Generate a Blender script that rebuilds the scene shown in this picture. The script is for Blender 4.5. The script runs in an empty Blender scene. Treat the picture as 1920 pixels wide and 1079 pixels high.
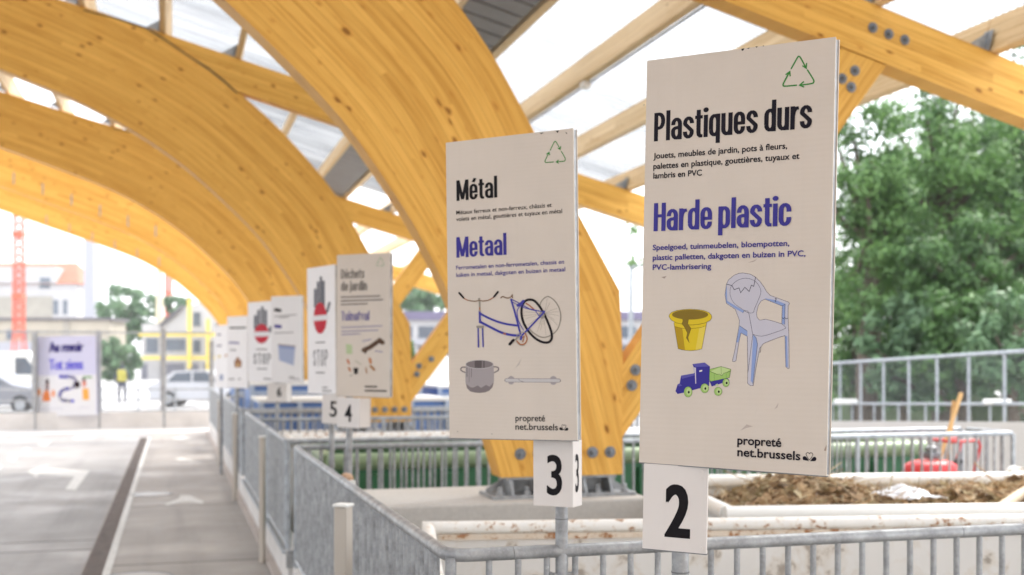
import bpy, bmesh, math, random
from mathutils import Vector, Matrix
from mathutils.geometry import tessellate_polygon
C = bpy.context.scene
COL = C.collection
random.seed(7)
R = math.radians
# ---------------------------------------------------------------- camera
F = 2200.0; EYE = 1.8; YAW = R(16.1); HOR = 678.0      # focal length in photo pixels, eye height, turn from the lane, horizon row
cy_, sy_ = math.cos(YAW), math.sin(YAW)
cam = bpy.data.cameras.new('camera'); co = bpy.data.objects.new('camera', cam); COL.objects.link(co)
co.location = (0, 0, EYE); co.rotation_euler = (R(90), 0, -YAW)
cam.sensor_width = 36; cam.lens = F / 1920 * 36
cam.shift_y = (HOR - 539.5) / 1920
cam.clip_start = 0.05; cam.clip_end = 2000
cam.dof.use_dof = True; cam.dof.focus_distance = 2.85; cam.dof.aperture_fstop = 3.3; cam.dof.aperture_blades = 0
C.camera = co
# ---------------------------------------------------------------- sky and sun
SUN_EL, SUN_AZ = R(52), R(60)           # azimuth from +Y (lane) towards +X
w = bpy.data.worlds.new('World'); C.world = w; w.use_nodes = True
nt = w.node_tree; nt.nodes.clear()
out = nt.nodes.new('ShaderNodeOutputWorld'); bg = nt.nodes.new('ShaderNodeBackground')
sky = nt.nodes.new('ShaderNodeTexSky'); sky.sky_type = 'NISHITA'; sky.sun_disc = False
sky.sun_elevation = SUN_EL; sky.sun_rotation = SUN_AZ; sky.dust_density = 3.0; sky.air_density = 1.2
mx = nt.nodes.new('ShaderNodeMix'); mx.data_type = 'RGBA'
mx.inputs[0].default_value = 0.78
mx.inputs[7].default_value = (8.8, 9.0, 9.4, 1)        # even cloud cover
nt.links.new(sky.outputs[0], mx.inputs[6]); nt.links.new(mx.outputs[2], bg.inputs[0]); nt.links.new(bg.outputs[0], out.inputs[0])
bg.inputs[1].default_value = 0.12
sl = bpy.data.lights.new('sun', 'SUN'); so = bpy.data.objects.new('sun', sl); COL.objects.link(so)
sl.energy = 1.5; sl.angle = R(14); sl.color = (1.0, 0.96, 0.9)
d = Vector((math.sin(SUN_AZ) * math.cos(SUN_EL), math.cos(SUN_AZ) * math.cos(SUN_EL), math.sin(SUN_EL)))
so.rotation_euler = d.to_track_quat('Z', 'Y').to_euler(); so.location = (20, 20, 40)
C.view_settings.view_transform = 'Standard'; C.view_settings.look = 'None'
C.view_settings.exposure = 1.75; C.view_settings.gamma = 1; C.view_settings.use_curve_mapping = False
C.render.engine = 'CYCLES'
C.cycles.volume_bounces = 0; C.cycles.max_bounces = 8; C.cycles.transparent_max_bounces = 16; C.cycles.diffuse_bounces = 4

# ---------------------------------------------------------------- measuring: a photo pixel at a depth, on the ground, on a plane
def ray(px, py):
    a = (px - 960) / F; b = -(py - HOR) / F
    return Vector((a * cy_ + sy_, -a * sy_ + cy_, b))
def at(px, py, z): return Vector((0, 0, EYE)) + ray(px, py) * z
def on_z(px, py, Z=0.0):
    r = ray(px, py); return Vector((0, 0, EYE)) + r * ((Z - EYE) / r.z)
def on_y(px, py, Y):
    r = ray(px, py); return Vector((0, 0, EYE)) + r * (Y / r.y)
def on_x(px, py, X):
    r = ray(px, py); return Vector((0, 0, EYE)) + r * (X / r.x)

# ---------------------------------------------------------------- mesh building
class MB:
    def __init__(s): s.v = []; s.f = []; s.uv = []; s.sm = []
    def face(s, pts, uvs=None, smooth=False):
        n = len(s.v); s.v += [Vector(p) for p in pts]; s.f.append(tuple(range(n, n + len(pts))))
        s.uv.append(uvs or [(p[0], p[1]) for p in pts]); s.sm.append(smooth)
    def grid(s, rows, smooth=True, close=False, uvs=None):     # rows of points joined into quads
        n = len(s.v); m = len(rows[0])
        for r_ in rows: s.v += [Vector(p) for p in r_]
        for i in range(len(rows) - 1):
            for j in range(m if close else m - 1):
                k = (j + 1) % m
                q = (n + i * m + j, n + i * m + k, n + (i + 1) * m + k, n + (i + 1) * m + j)
                s.f.append(q); s.sm.append(smooth)
                s.uv.append([uvs[i][j], uvs[i][k], uvs[i + 1][k], uvs[i + 1][j]] if uvs else [(s.v[a][0], s.v[a][1]) for a in q])
    def box(s, c, size, ax=None, bev=0.0):
        c = Vector(c); ax = ax or (Vector((1, 0, 0)), Vector((0, 1, 0)), Vector((0, 0, 1)))
        h = [x / 2 for x in size]
        L = max(range(3), key=lambda i: size[i])
        def P(i, j, k): return c + ax[0] * h[0] * i + ax[1] * h[1] * j + ax[2] * h[2] * k
        def U(sg):
            l = sg[L] * h[L]; o = [i for i in range(3) if i != L]
            return (l + c.x * .37 + c.y * .71, sg[o[0]] * h[o[0]] + sg[o[1]] * h[o[1]] + c.z)
        if bev <= 0:
            for q in (((-1,-1,-1),(-1,1,-1),(1,1,-1),(1,-1,-1)), ((-1,-1,1),(1,-1,1),(1,1,1),(-1,1,1)),
                      ((-1,-1,-1),(1,-1,-1),(1,-1,1),(-1,-1,1)), ((1,1,-1),(-1,1,-1),(-1,1,1),(1,1,1)),
                      ((-1,1,-1),(-1,-1,-1),(-1,-1,1),(-1,1,1)), ((1,-1,-1),(1,1,-1),(1,1,1),(1,-1,1))):
                s.face([P(*t) for t in q], [U(t) for t in q])
            return
        b = bev
        bm = bmesh.new(); bmesh.ops.create_cube(bm, size=1)
        for v in bm.verts: v.co = Vector((v.co.x * size[0], v.co.y * size[1], v.co.z * size[2]))
        bmesh.ops.bevel(bm, geom=bm.edges[:], offset=b, segments=2, affect='EDGES', profile=.5)
        for f_ in bm.faces:
            lp = [v.co.copy() for v in f_.verts]; o = [i for i in range(3) if i != L]
            s.face([c + ax[0] * p.x + ax[1] * p.y + ax[2] * p.z for p in lp],
                   [(p[L] + c.x * .37 + c.y * .71, p[o[0]] + p[o[1]] + c.z) for p in lp])
        bm.free()
    def beam(s, p0, p1, wid, hgt, up=(0, 0, 1), bev=0.0):
        p0, p1 = Vector(p0), Vector(p1); d_ = (p1 - p0); L = d_.length; d_.normalize()
        sd = d_.cross(Vector(up)).normalized(); u = sd.cross(d_)
        s.box((p0 + p1) / 2, (wid, L, hgt), (sd, d_, u), bev)
    def tube(s, pts, r, n=10, cap=True, closed=False):
        pts = [Vector(p) for p in pts]; rs = r if isinstance(r, (list, tuple)) else [r] * len(pts)
        rows = []; u = None
        for i, p in enumerate(pts):
            a = pts[i - 1] if (i > 0 or closed) else p; b = pts[(i + 1) % len(pts)] if (i < len(pts) - 1 or closed) else p
            t = (b - a).normalized()
            if u is None: u = t.orthogonal().normalized()
            u = (u - t * u.dot(t)).normalized(); v = t.cross(u)
            rows.append([p + (u * math.cos(2 * math.pi * k / n) + v * math.sin(2 * math.pi * k / n)) * rs[i] for k in range(n)])
        uvs = []; L = 0
        for i in range(len(rows)):
            if i: L += (pts[i] - pts[i - 1]).length
            uvs.append([(L, k * .01) for k in range(n)])
        if closed: rows.append(rows[0]); uvs.append(uvs[0])
        s.grid(rows, True, True, uvs)
        if cap and not closed: s.face(list(reversed(rows[0]))); s.face(rows[-1])
    def prism(s, poly, o, ux, uy, n, th):                     # flat outline given a real thickness
        o, ux, uy, n = Vector(o), Vector(ux), Vector(uy), Vector(n)
        P = [o + ux * a + uy * b for a, b in poly]; Q = [p + n * th for p in P]
        for t in tessellate_polygon([[Vector((a, b, 0)) for a, b in poly]]):
            s.face([P[i] for i in reversed(t)], [poly[i] for i in reversed(t)]); s.face([Q[i] for i in t], [poly[i] for i in t])
        for i in range(len(P)):
            j = (i + 1) % len(P); s.face([P[i], P[j], Q[j], Q[i]], [poly[i], poly[j], poly[j], poly[i]])
    def disc(s, c, n, r, th, seg=14, dome=0.0):
        c, n = Vector(c), Vector(n).normalized(); u = n.orthogonal().normalized(); v = n.cross(u)
        ring = lambda k, h: [c + n * h + (u * math.cos(2*math.pi*i/seg) + v * math.sin(2*math.pi*i/seg)) * k for i in range(seg)]
        rows = [ring(r, 0), ring(r, th * .7), ring(r * .93, th)]
        if dome: rows += [ring(r * .6, th + dome * .7), ring(r * .05, th + dome)]
        s.grid(rows, False, True); s.face(rows[-1])
    def build(s, name, m, parent=None, weld=False):
        off = Vector((0, 0, 0)); q = parent
        while q is not None: off += Vector(q.location); q = q.parent
        me = bpy.data.meshes.new(name)
        me.from_pydata([v - off for v in s.v], [], s.f)
        ul = me.uv_layers.new(name='UVMap')
        ul.data.foreach_set('uv', [x for f_ in s.uv for t in f_ for x in t])
        me.polygons.foreach_set('use_smooth', s.sm)
        if weld:
            bm = bmesh.new(); bm.from_mesh(me); bmesh.ops.remove_doubles(bm, verts=bm.verts[:], dist=1e-5)
            bmesh.ops.recalc_face_normals(bm, faces=bm.faces[:]); bm.to_mesh(me); bm.free()
        me.update()
        o = bpy.data.objects.new(name, me); COL.objects.link(o)
        if m: me.materials.append(m)
        if parent is not None: o.parent = parent
        return o
def tag(o, label=None, cat=None, group=None, kind=None):
    if label: o['label'] = label
    if cat: o['category'] = cat
    if group: o['group'] = group
    if kind: o['kind'] = kind
    return o
def thing(name, loc, label, cat, group=None):
    o = bpy.data.objects.new(name, None); COL.objects.link(o); o.location = Vector(loc); o.empty_display_size = .2
    return tag(o, label, cat, group)
def struct(name, mb, m): return tag(mb.build(name, m), kind='structure')
def copy_part(o, parent, loc):                                  # another one of the same part
    c = o.copy(); COL.objects.link(c); c.parent = parent; c.location = Vector(loc); return c
def copy_tree(o, loc, parent=None):
    c = o.copy(); COL.objects.link(c); c.location = Vector(loc)
    if parent: c.parent = parent
    for ch in list(o.children): copy_tree(ch, ch.location, c)
    return c

# ---------------------------------------------------------------- materials
def lin(r, g, b): return tuple(((x / 255) / 12.92 if x <= 10 else (((x / 255) + .055) / 1.055) ** 2.4) for x in (r, g, b))
def mat(name):
    m = bpy.data.materials.new(name); m.use_nodes = True; t = m.node_tree
    return m, t, t.nodes['Principled BSDF']
def nd(t, typ, **k):
    n = t.nodes.new(typ)
    for a, b in k.items(): setattr(n, a, b)
    return n
def ramp(t, src, stops):
    r = nd(t, 'ShaderNodeValToRGB'); e = r.color_ramp.elements
    while len(e) < len(stops): e.new(.5)
    for i, (p, c) in enumerate(stops): e[i].position = p; e[i].color = (*c, 1) if len(c) == 3 else c
    t.links.new(src, r.inputs[0]); return r.outputs[0]
def noise(t, vec, scale, detail=4, rough=.55, dist=0.0):
    n = nd(t, 'ShaderNodeTexNoise'); n.inputs['Scale'].default_value = scale; n.inputs['Detail'].default_value = detail
    n.inputs['Roughness'].default_value = rough; n.inputs['Distortion'].default_value = dist
    if vec is not None: t.links.new(vec, n.inputs['Vector'])
    return n.outputs['Fac']
def mapped(t, src, scale=(1, 1, 1), loc=(0, 0, 0)):
    m = nd(t, 'ShaderNodeMapping'); m.inputs['Scale'].default_value = scale; m.inputs['Location'].default_value = loc
    t.links.new(src, m.inputs['Vector']); return m.outputs[0]
def mixc(t, fac, a, b, mode='MIX'):
    n = nd(t, 'ShaderNodeMix', data_type='RGBA', blend_type=mode)
    for i, x in ((0, fac), (6, a), (7, b)):
        if isinstance(x, (int, float)): n.inputs[i].default_value = x
        elif isinstance(x, tuple): n.inputs[i].default_value = (*x, 1) if len(x) == 3 else x
        else: t.links.new(x, n.inputs[i])
    return n.outputs[2]
def mth(t, op, a, b=None):
    n = nd(t, 'ShaderNodeMath', operation=op)
    for i, x in ((0, a), (1, b)):
        if x is None: continue
        if isinstance(x, (int, float)): n.inputs[i].default_value = x
        else: t.links.new(x, n.inputs[i])
    return n.outputs[0]
def bump(t, p, h, strength=.3, dist=.01):
    b = nd(t, 'ShaderNodeBump'); b.inputs['Strength'].default_value = strength; b.inputs['Distance'].default_value = dist
    t.links.new(h, b.inputs['Height']); t.links.new(b.outputs[0], p.inputs['Normal'])
def coord(t, which='Object'): return nd(t, 'ShaderNodeTexCoord').outputs[which]
def geo_pos(t): return nd(t, 'ShaderNodeNewGeometry').outputs['Position']
def plain(name, c, rough=.6, var=.12, scale=6, metal=0.0, dirt=None, dirt_amt=.35):
    m, t, p = mat(name); g = geo_pos(t)
    n1 = noise(t, g, scale, 5); lo = tuple(x * (1 - var) for x in c); hi = tuple(min(1, x * (1 + var)) for x in c)
    col = ramp(t, n1, [(.3, lo), (.7, hi)])
    if dirt:
        n2 = ramp(t, noise(t, g, scale * 2.3, 6, .65), [(.52, (0, 0, 0)), (.72, (dirt_amt,) * 3)])
        col = mixc(t, n2, col, dirt)
    t.links.new(col, p.inputs['Base Color']); p.inputs['Roughness'].default_value = rough; p.inputs['Metallic'].default_value = metal
    bump(t, p, noise(t, g, scale * 8, 3), .12, .004)
    return m
def wood(name, base, knots=1.0, lam=.045, seed=0.0):
    m, t, p = mat(name); uv = coord(t, 'UV')
    sep = nd(t, 'ShaderNodeSeparateXYZ'); t.links.new(uv, sep.inputs[0])
    u, v = sep.outputs[0], sep.outputs[1]
    lay = mth(t, 'FLOOR', mth(t, 'DIVIDE', v, lam))
    # each lamella: its own tone, in boards about 2.5 m long
    seg = mth(t, 'FLOOR', mth(t, 'ADD', mth(t, 'DIVIDE', u, 2.6), mth(t, 'MULTIPLY', lay, .377)))
    cmb = nd(t, 'ShaderNodeCombineXYZ'); t.links.new(lay, cmb.inputs[0]); t.links.new(seg, cmb.inputs[1]); cmb.inputs[2].default_value = seed
    wn = nd(t, 'ShaderNodeTexWhiteNoise', noise_dimensions='3D'); t.links.new(cmb.outputs[0], wn.inputs[0])
    # grain, pulled long
    off = nd(t, 'ShaderNodeCombineXYZ'); t.links.new(mth(t, 'ADD', u, mth(t, 'MULTIPLY', wn.outputs[0], 9)), off.inputs[0]); t.links.new(v, off.inputs[1]); t.links.new(lay, off.inputs[2])
    g1 = noise(t, mapped(t, off.outputs[0], (1.3, 38, 1)), 1.0, 6, .62, .6)
    g2 = noise(t, mapped(t, off.outputs[0], (5, 160, 1)), 1.0, 3, .5)
    b = base; dk = (b[0] * .74, b[1] * .62, b[2] * .42); lt = (min(1, b[0] * 1.14), b[1] * 1.2, b[2] * 1.35)
    col = ramp(t, g1, [(.28, dk), (.5, b), (.75, lt)])
    col = mixc(t, .22, col, ramp(t, g2, [(.35, dk), (.65, lt)]))
    tone = ramp(t, wn.outputs[0], [(0, (.86, .82, .74)), (1, (1.04, 1.05, 1.06))])
    col = mixc(t, 1.0, col, tone, 'MULTIPLY')
    # glue lines
    fr = mth(t, 'FRACT', mth(t, 'DIVIDE', v, lam))
    gl = mth(t, 'LESS_THAN', mth(t, 'ABSOLUTE', mth(t, 'SUBTRACT', fr, .5)), .475)
    col = mixc(t, mth(t, 'MULTIPLY', mth(t, 'SUBTRACT', 1.0, gl), .6), col, (b[0] * .5, b[1] * .38, b[2] * .25))
    # knots: small dark ovals with a reddish halo
    vo = nd(t, 'ShaderNodeTexVoronoi', feature='F1'); vo.inputs['Scale'].default_value = 1.0; vo.inputs['Randomness'].default_value = 1
    t.links.new(mapped(t, off.outputs[0], (8.0, 1 / lam * 1.15, 1)), vo.inputs['Vector'])
    kr = noise(t, off.outputs[0], 30, 2); kd = mth(t, 'ADD', vo.outputs['Distance'], mth(t, 'MULTIPLY', mth(t, 'SUBTRACT', kr, .5), .16))
    sc = nd(t, 'ShaderNodeSeparateColor'); t.links.new(vo.outputs['Color'], sc.inputs[0])
    siz = mth(t, 'MULTIPLY', mth(t, 'MAXIMUM', mth(t, 'SUBTRACT', sc.outputs[0], .72), 0.0), 1.15 * knots)
    kk = mth(t, 'SUBTRACT', siz, kd)
    halo = ramp(t, kk, [(0.0, (0, 0, 0)), (.10, (.75,) * 3)])
    halo2 = ramp(t, mth(t, 'ADD', kk, .12), [(0.0, (0, 0, 0)), (.14, (.45,) * 3)])
    col = mixc(t, halo2, col, (b[0] * .66, b[1] * .45, b[2] * .25))
    col = mixc(t, halo, col, (b[0] * .22, b[1] * .13, b[2] * .08))
    t.links.new(col, p.inputs['Base Color']); p.inputs['Roughness'].default_value = .5
    p.inputs['Specular IOR Level'].default_value = .18
    bump(t, p, g2, .08, .002)
    return m
W_ARCH = wood('glulam', (.75, .415, .092), 1.0, .075)
W_BEAM = wood('sawn_beam', (.76, .435, .10), .9, .07, 3.0)
W_PURL = wood('purlin_wood', (.78, .60, .36), .7, .08, 5.0)
W_SHAFT = wood('shaft_wood', (.62, .40, .18), .3, .05, 8.0)
W_STRUT_END = plain('end_grain', (.66, .47, .27), .7, .2, 30)

def galvanised(name, c=(.335, .342, .348), metal=.6):
    m, t, p = mat(name); g = geo_pos(t)
    vo = nd(t, 'ShaderNodeTexVoronoi'); vo.inputs['Scale'].default_value = 90; t.links.new(g, vo.inputs['Vector'])
    sp = nd(t, 'ShaderNodeSeparateColor'); t.links.new(vo.outputs['Color'], sp.inputs[0])
    n = noise(t, g, 14, 6, .65)
    a = ramp(t, n, [(.3, tuple(x * .62 for x in c)), (.55, c), (.8, tuple(min(1, x * 1.4) for x in c))])
    col = mixc(t, .16, a, ramp(t, sp.outputs[0], [(0, tuple(x * .6 for x in c)), (1, tuple(min(1, x * 1.4) for x in c))]))
    spots = ramp(t, noise(t, g, 55, 5, .7), [(.62, (0, 0, 0)), (.72, (.4,) * 3)])
    col = mixc(t, spots, col, (.70, .72, .74))
    t.links.new(col, p.inputs['Base Color']); p.inputs['Metallic'].default_value = metal
    t.links.new(ramp(t, n, [(.3, (.62,) * 3), (.7, (.42,) * 3)]), p.inputs['Roughness'])
    bump(t, p, noise(t, g, 160, 3), .15, .002)
    return m
GALV = galvanised('galvanised_steel'); GALV_D = galvanised('dark_steel', (.17, .175, .18), .4)
BOLT = galvanised('bolt_steel', (.20, .215, .235), .5)
GALV_F = galvanised('pale_galvanised', (.36, .385, .41), .45)

def concrete(name, c, sc=1.6, var=.16, bumps=.25, stain=(.30, .28, .25)):
    m, t, p = mat(name); g = geo_pos(t)
    n1 = noise(t, g, sc, 7, .6); n2 = noise(t, g, sc * 26, 4, .6); n3 = noise(t, g, sc * .35, 4, .6, .5)
    col = ramp(t, n1, [(.28, tuple(x * (1 - var) for x in c)), (.72, tuple(min(1, x * (1 + var)) for x in c))])
    col = mixc(t, .35, col, ramp(t, n2, [(.3, tuple(x * .75 for x in c)), (.7, tuple(min(1, x * 1.2) for x in c))]))
    col = mixc(t, ramp(t, n3, [(.5, (0, 0, 0)), (.75, (.4,) * 3)]), col, stain)
    t.links.new(col, p.inputs['Base Color']); p.inputs['Roughness'].default_value = .85
    bump(t, p, n2, bumps, .006)
    return m
CONC = concrete('plinth_concrete', (.50, .47, .43), 1.3, .10, .15, (.45, .42, .38))
CONC_D = concrete('wall_concrete', (.36, .35, .33))
KERB = concrete('kerb_concrete', (.58, .56, .54), 2.0)
YARD = concrete('yard_concrete', (.34, .33, .32), .5)
STREET = concrete('street_concrete', (.44, .43, .42), .3, .1)

def lane_material(name, c):
    m, t, p = mat(name); g = geo_pos(t)
    n1 = noise(t, g, .55, 7, .62); n2 = noise(t, g, 34, 4, .65); n3 = noise(t, mapped(t, g, (.35, 2.2, 1)), 1.0, 5, .6, .4)
    col = ramp(t, n1, [(.28, tuple(x * .80 for x in c)), (.72, tuple(x * 1.16 for x in c))])
    col = mixc(t, .30, col, ramp(t, n2, [(.3, tuple(x * .7 for x in c)), (.7, tuple(x * 1.3 for x in c))]))
    col = mixc(t, ramp(t, n3, [(.50, (0, 0, 0)), (.78, (.5,) * 3)]), col, (.17, .16, .152))
    tm = noise(t, mapped(t, g, (2.6, .10, 1)), 1.0, 5, .6); col = mixc(t, ramp(t, tm, [(.50, (0, 0, 0)), (.70, (.45,) * 3)]), col, (.13, .122, .116))
    sp_ = noise(t, g, 5.5, 6, .7); col = mixc(t, ramp(t, sp_, [(.66, (0, 0, 0)), (.73, (.5,) * 3)]), col, (.10, .095, .09))
    t.links.new(col, p.inputs['Base Color'])
    wet = ramp(t, noise(t, g, .8, 5, .6), [(.45, (.78,) * 3), (.68, (.42,) * 3)])
    t.links.new(wet, p.inputs['Roughness']); bump(t, p, n2, .25, .004)
    return m
LANE = lane_material('lane_concrete', (.275, .264, .256))
FOOT = lane_material('footway_concrete', (.30, .275, .252))
MARK = plain('road_paint', (.52, .51, .485), .7, .12, 9, 0, (.30, .285, .27), .75)

def painted(name, c, rust=(.30, .13, .045), amt=.5, rough=.45, sc=5.0):
    m, t, p = mat(name); g = geo_pos(t)
    n = noise(t, g, sc, 8, .68, .3); n2 = noise(t, g, sc * .5, 4)
    col = ramp(t, n2, [(.3, tuple(x * .9 for x in c)), (.7, c)])
    lo = .72 - .22 * amt
    r_ = ramp(t, n, [(lo, (0, 0, 0)), (lo + .035, (1, 1, 1))])
    halo = ramp(t, n, [(lo - .08, (0, 0, 0)), (lo + .03, (.5,) * 3)])
    col = mixc(t, halo, col, (c[0] * .72, c[1] * .60, c[2] * .45)); col = mixc(t, r_, col, rust)
    t.links.new(col, p.inputs['Base Color']); p.inputs['Roughness'].default_value = rough
    bump(t, p, n, .2, .006)
    return m
WHITE_RUST = painted('white_paint_rusty', (.80, .78, .74), amt=.66, sc=20)
RUST_LIP = painted('rusty_lip_paint', (.66, .57, .47), amt=.85, sc=16)
WHITE_STEEL = painted('white_paint', (.78, .775, .74), amt=.05)
WHITE_DIRTY = painted('white_paint_dirty', (.68, .665, .64), (.33, .29, .25), .58, .6, 4.5)
GREEN_STEEL = painted('green_paint', (.035, .155, .065), amt=.1)
GREEN_PALE = painted('pale_green_paint', (.23, .31, .17), amt=.35)
BLUE_STEEL = painted('blue_paint', (.10, .20, .46), amt=.1)
BLUE_PALE = painted('pale_blue_paint', (.42, .50, .62), amt=.1)
RED_STEEL = plain('red_paint', (.55, .03, .03), .4, .1)
BLACK_RUB = plain('black_rubber', (.025, .025, .027), .7)

def roof_material():
    m, t, p = mat('translucent_sheet'); t.nodes.remove(p); o = t.nodes['Material Output']; g = geo_pos(t)
    tr = nd(t, 'ShaderNodeBsdfTransparent'); tr.inputs[0].default_value = (.48, .49, .50, 1)
    tl = nd(t, 'ShaderNodeBsdfTranslucent'); tl.inputs[0].default_value = (.46, .47, .48, 1)
    gl = nd(t, 'ShaderNodeBsdfGlossy'); gl.inputs['Roughness'].default_value = .15
    m1 = nd(t, 'ShaderNodeMixShader'); m2 = nd(t, 'ShaderNodeMixShader')
    dirt = ramp(t, noise(t, mapped(t, g, (.5, 3.5, .5)), 1.2, 6, .65), [(.35, (.22,) * 3), (.70, (.60,) * 3)])
    t.links.new(dirt, m1.inputs[0]); t.links.new(tr.outputs[0], m1.inputs[1]); t.links.new(tl.outputs[0], m1.inputs[2])
    sep = nd(t, 'ShaderNodeSeparateXYZ'); t.links.new(g, sep.inputs[0])
    wv = mth(t, 'SINE', mth(t, 'MULTIPLY', sep.outputs[1], 2 * math.pi / .076))
    valley_tint = ramp(t, wv, [(.0, (.32, .325, .33)), (.55, (.68, .69, .70))])                  # darker tint in the valleys of the sheet
    patch = ramp(t, noise(t, mapped(t, g, (.22, 1.3, .3)), 1.0, 5, .6), [(.36, (.68, .685, .69)), (.60, (1, 1, 1))])
    tint = mixc(t, 1.0, valley_tint, patch, 'MULTIPLY'); t.links.new(tint, tr.inputs[0]); t.links.new(tint, tl.inputs[0])
    m2.inputs[0].default_value = .05; t.links.new(m1.outputs[0], m2.inputs[1]); t.links.new(gl.outputs[0], m2.inputs[2])
    t.links.new(m2.outputs[0], o.inputs[0]); return m
SHEET = roof_material()
DECK = plain('grey_deck', (.21, .21, .215), .55, .12, 5)
def mesh_infill():
    m, t, p = mat('wire_mesh'); o = t.nodes['Material Output']
    p.inputs['Base Color'].default_value = (.20, .215, .225, 1); p.inputs['Roughness'].default_value = .5
    tr = nd(t, 'ShaderNodeBsdfTransparent'); ms = nd(t, 'ShaderNodeMixShader')
    uv = coord(t, 'UV'); sep = nd(t, 'ShaderNodeSeparateXYZ'); t.links.new(uv, sep.inputs[0])
    def wires(x): return mth(t, 'LESS_THAN', mth(t, 'FRACT', mth(t, 'MULTIPLY', x, 25.0)), .065)
    wv = mth(t, 'MAXIMUM', wires(sep.outputs[0]), wires(sep.outputs[1]))
    t.links.new(wv, ms.inputs[0]); t.links.new(tr.outputs[0], ms.inputs[1]); t.links.new(p.outputs[0], ms.inputs[2]); t.links.new(ms.outputs[0], o.inputs[0])
    return m
MESHW = mesh_infill()
def panel_material(name, c, wave=.30):
    m, t, p = mat(name); g = geo_pos(t)
    sep = nd(t, 'ShaderNodeSeparateXYZ'); t.links.new(g, sep.inputs[0])
    wv = mth(t, 'SINE', mth(t, 'MULTIPLY', sep.outputs[2], 520.0))
    n = noise(t, g, 7, 4); n2 = noise(t, g, 60, 5, .7)
    col = ramp(t, n, [(.3, tuple(x * .95 for x in c)), (.7, c)])
    col = mixc(t, ramp(t, n2, [(.66, (0, 0, 0)), (.78, (.3,) * 3)]), col, tuple(x * .62 for x in c))
    st = noise(t, mapped(t, g, (38, 38, 1.6)), 1.0, 4, .6); col = mixc(t, ramp(t, st, [(.56, (0, 0, 0)), (.76, (.10,) * 3)]), col, tuple(x * .74 for x in c))
    t.links.new(col, p.inputs['Base Color']); p.inputs['Roughness'].default_value = .42; p.inputs['Specular IOR Level'].default_value = .25
    bump(t, p, mth(t, 'ADD', mth(t, 'MULTIPLY', wv, wave), n), .05, .003)
    return m
PANEL = panel_material('sign_board', (.60, .53, .46)); PLATE = panel_material('number_plate', (.66, .62, .59), 0.0)
PANEL_LIT = panel_material('lit_sign_board', (.76, .74, .74))  # whiter copy of the sign board: light on the stop boards put into colour
def leaf_material(name, a, b, tr=.22):
    m, t, p = mat(name); o = t.nodes['Material Output']
    gi = nd(t, 'ShaderNodeNewGeometry')
    col = ramp(t, gi.outputs['Random Per Island'], [(0, a), (.6, tuple((x + y) / 2 for x, y in zip(a, b))), (1, b)])
    cl = noise(t, gi.outputs['Position'], .55, 3)
    col = mixc(t, ramp(t, cl, [(.4, (0, 0, 0)), (.65, (.5,) * 3)]), col, b)
    t.links.new(col, p.inputs['Base Color']); p.inputs['Roughness'].default_value = .55
    tl = nd(t, 'ShaderNodeBsdfTranslucent'); t.links.new(col, tl.inputs[0]); ms = nd(t, 'ShaderNodeMixShader'); ms.inputs[0].default_value = tr
    t.links.new(p.outputs[0], ms.inputs[1]); t.links.new(tl.outputs[0], ms.inputs[2]); t.links.new(ms.outputs[0], o.inputs[0])
    return m
LEAF = leaf_material('tree_leaves', (.022, .062, .018), (.10, .21, .05))
LEAF_L = leaf_material('light_leaves', (.035, .10, .025), (.155, .29, .075))
LEAF_P = leaf_material('blue_green_leaves', (.06, .13, .06), (.14, .24, .11))
BARK = plain('bark', (.09, .07, .05), .9, .3, 8)
INK = {}
def ink(r, g, b, k=None):
    key = (r, g, b)
    if key not in INK:
        k = k or (.5 if r + g + b < 150 else .80)
        c = lin(r, g, b); m, t, p = mat('print_%02x%02x%02x' % key)
        p.inputs['Base Color'].default_value = (*[min(.85, x * k) for x in c], 1); p.inputs['Roughness'].default_value = .5; p.inputs['Specular IOR Level'].default_value = .12
        INK[key] = m
    return INK[key]
# ================================================================= THE SETTING
def slab(name, x0, x1, y0, y1, z0, z1, m):
    b = MB(); b.box(((x0+x1)/2, (y0+y1)/2, (z0+z1)/2), (x1-x0, y1-y0, z1-z0)); return struct(name, b, m)
PIT = -1.4
b = MB(); b.face([(-700, -700, PIT - .02), (700, -700, PIT - .02), (700, 700, PIT - .02), (-700, 700, PIT - .02)]); struct('ground', b, YARD)
slab('yard', .98, 60, -8, 80, PIT - .3, PIT, YARD)
slab('lane', -22, .98, -9, 31.2, PIT - .25, 0, LANE)
slab('street', -120, .98, 31.2, 330, PIT - .25, -.012, STREET)
slab('platform', .984, 7.2, 2.35, 3.55, PIT - .2, -.004, CONC_D)
slab('platform', .984, 7.5, 8.9, 9.85, PIT - .2, -.004, CONC_D)
slab('platform', .984, 6.75, 15.3, 16.25, PIT - .2, -.004, CONC_D)
slab('platform', .984, 6.75, 22.5, 23.45, PIT - .2, -.004, CONC_D)
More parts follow.
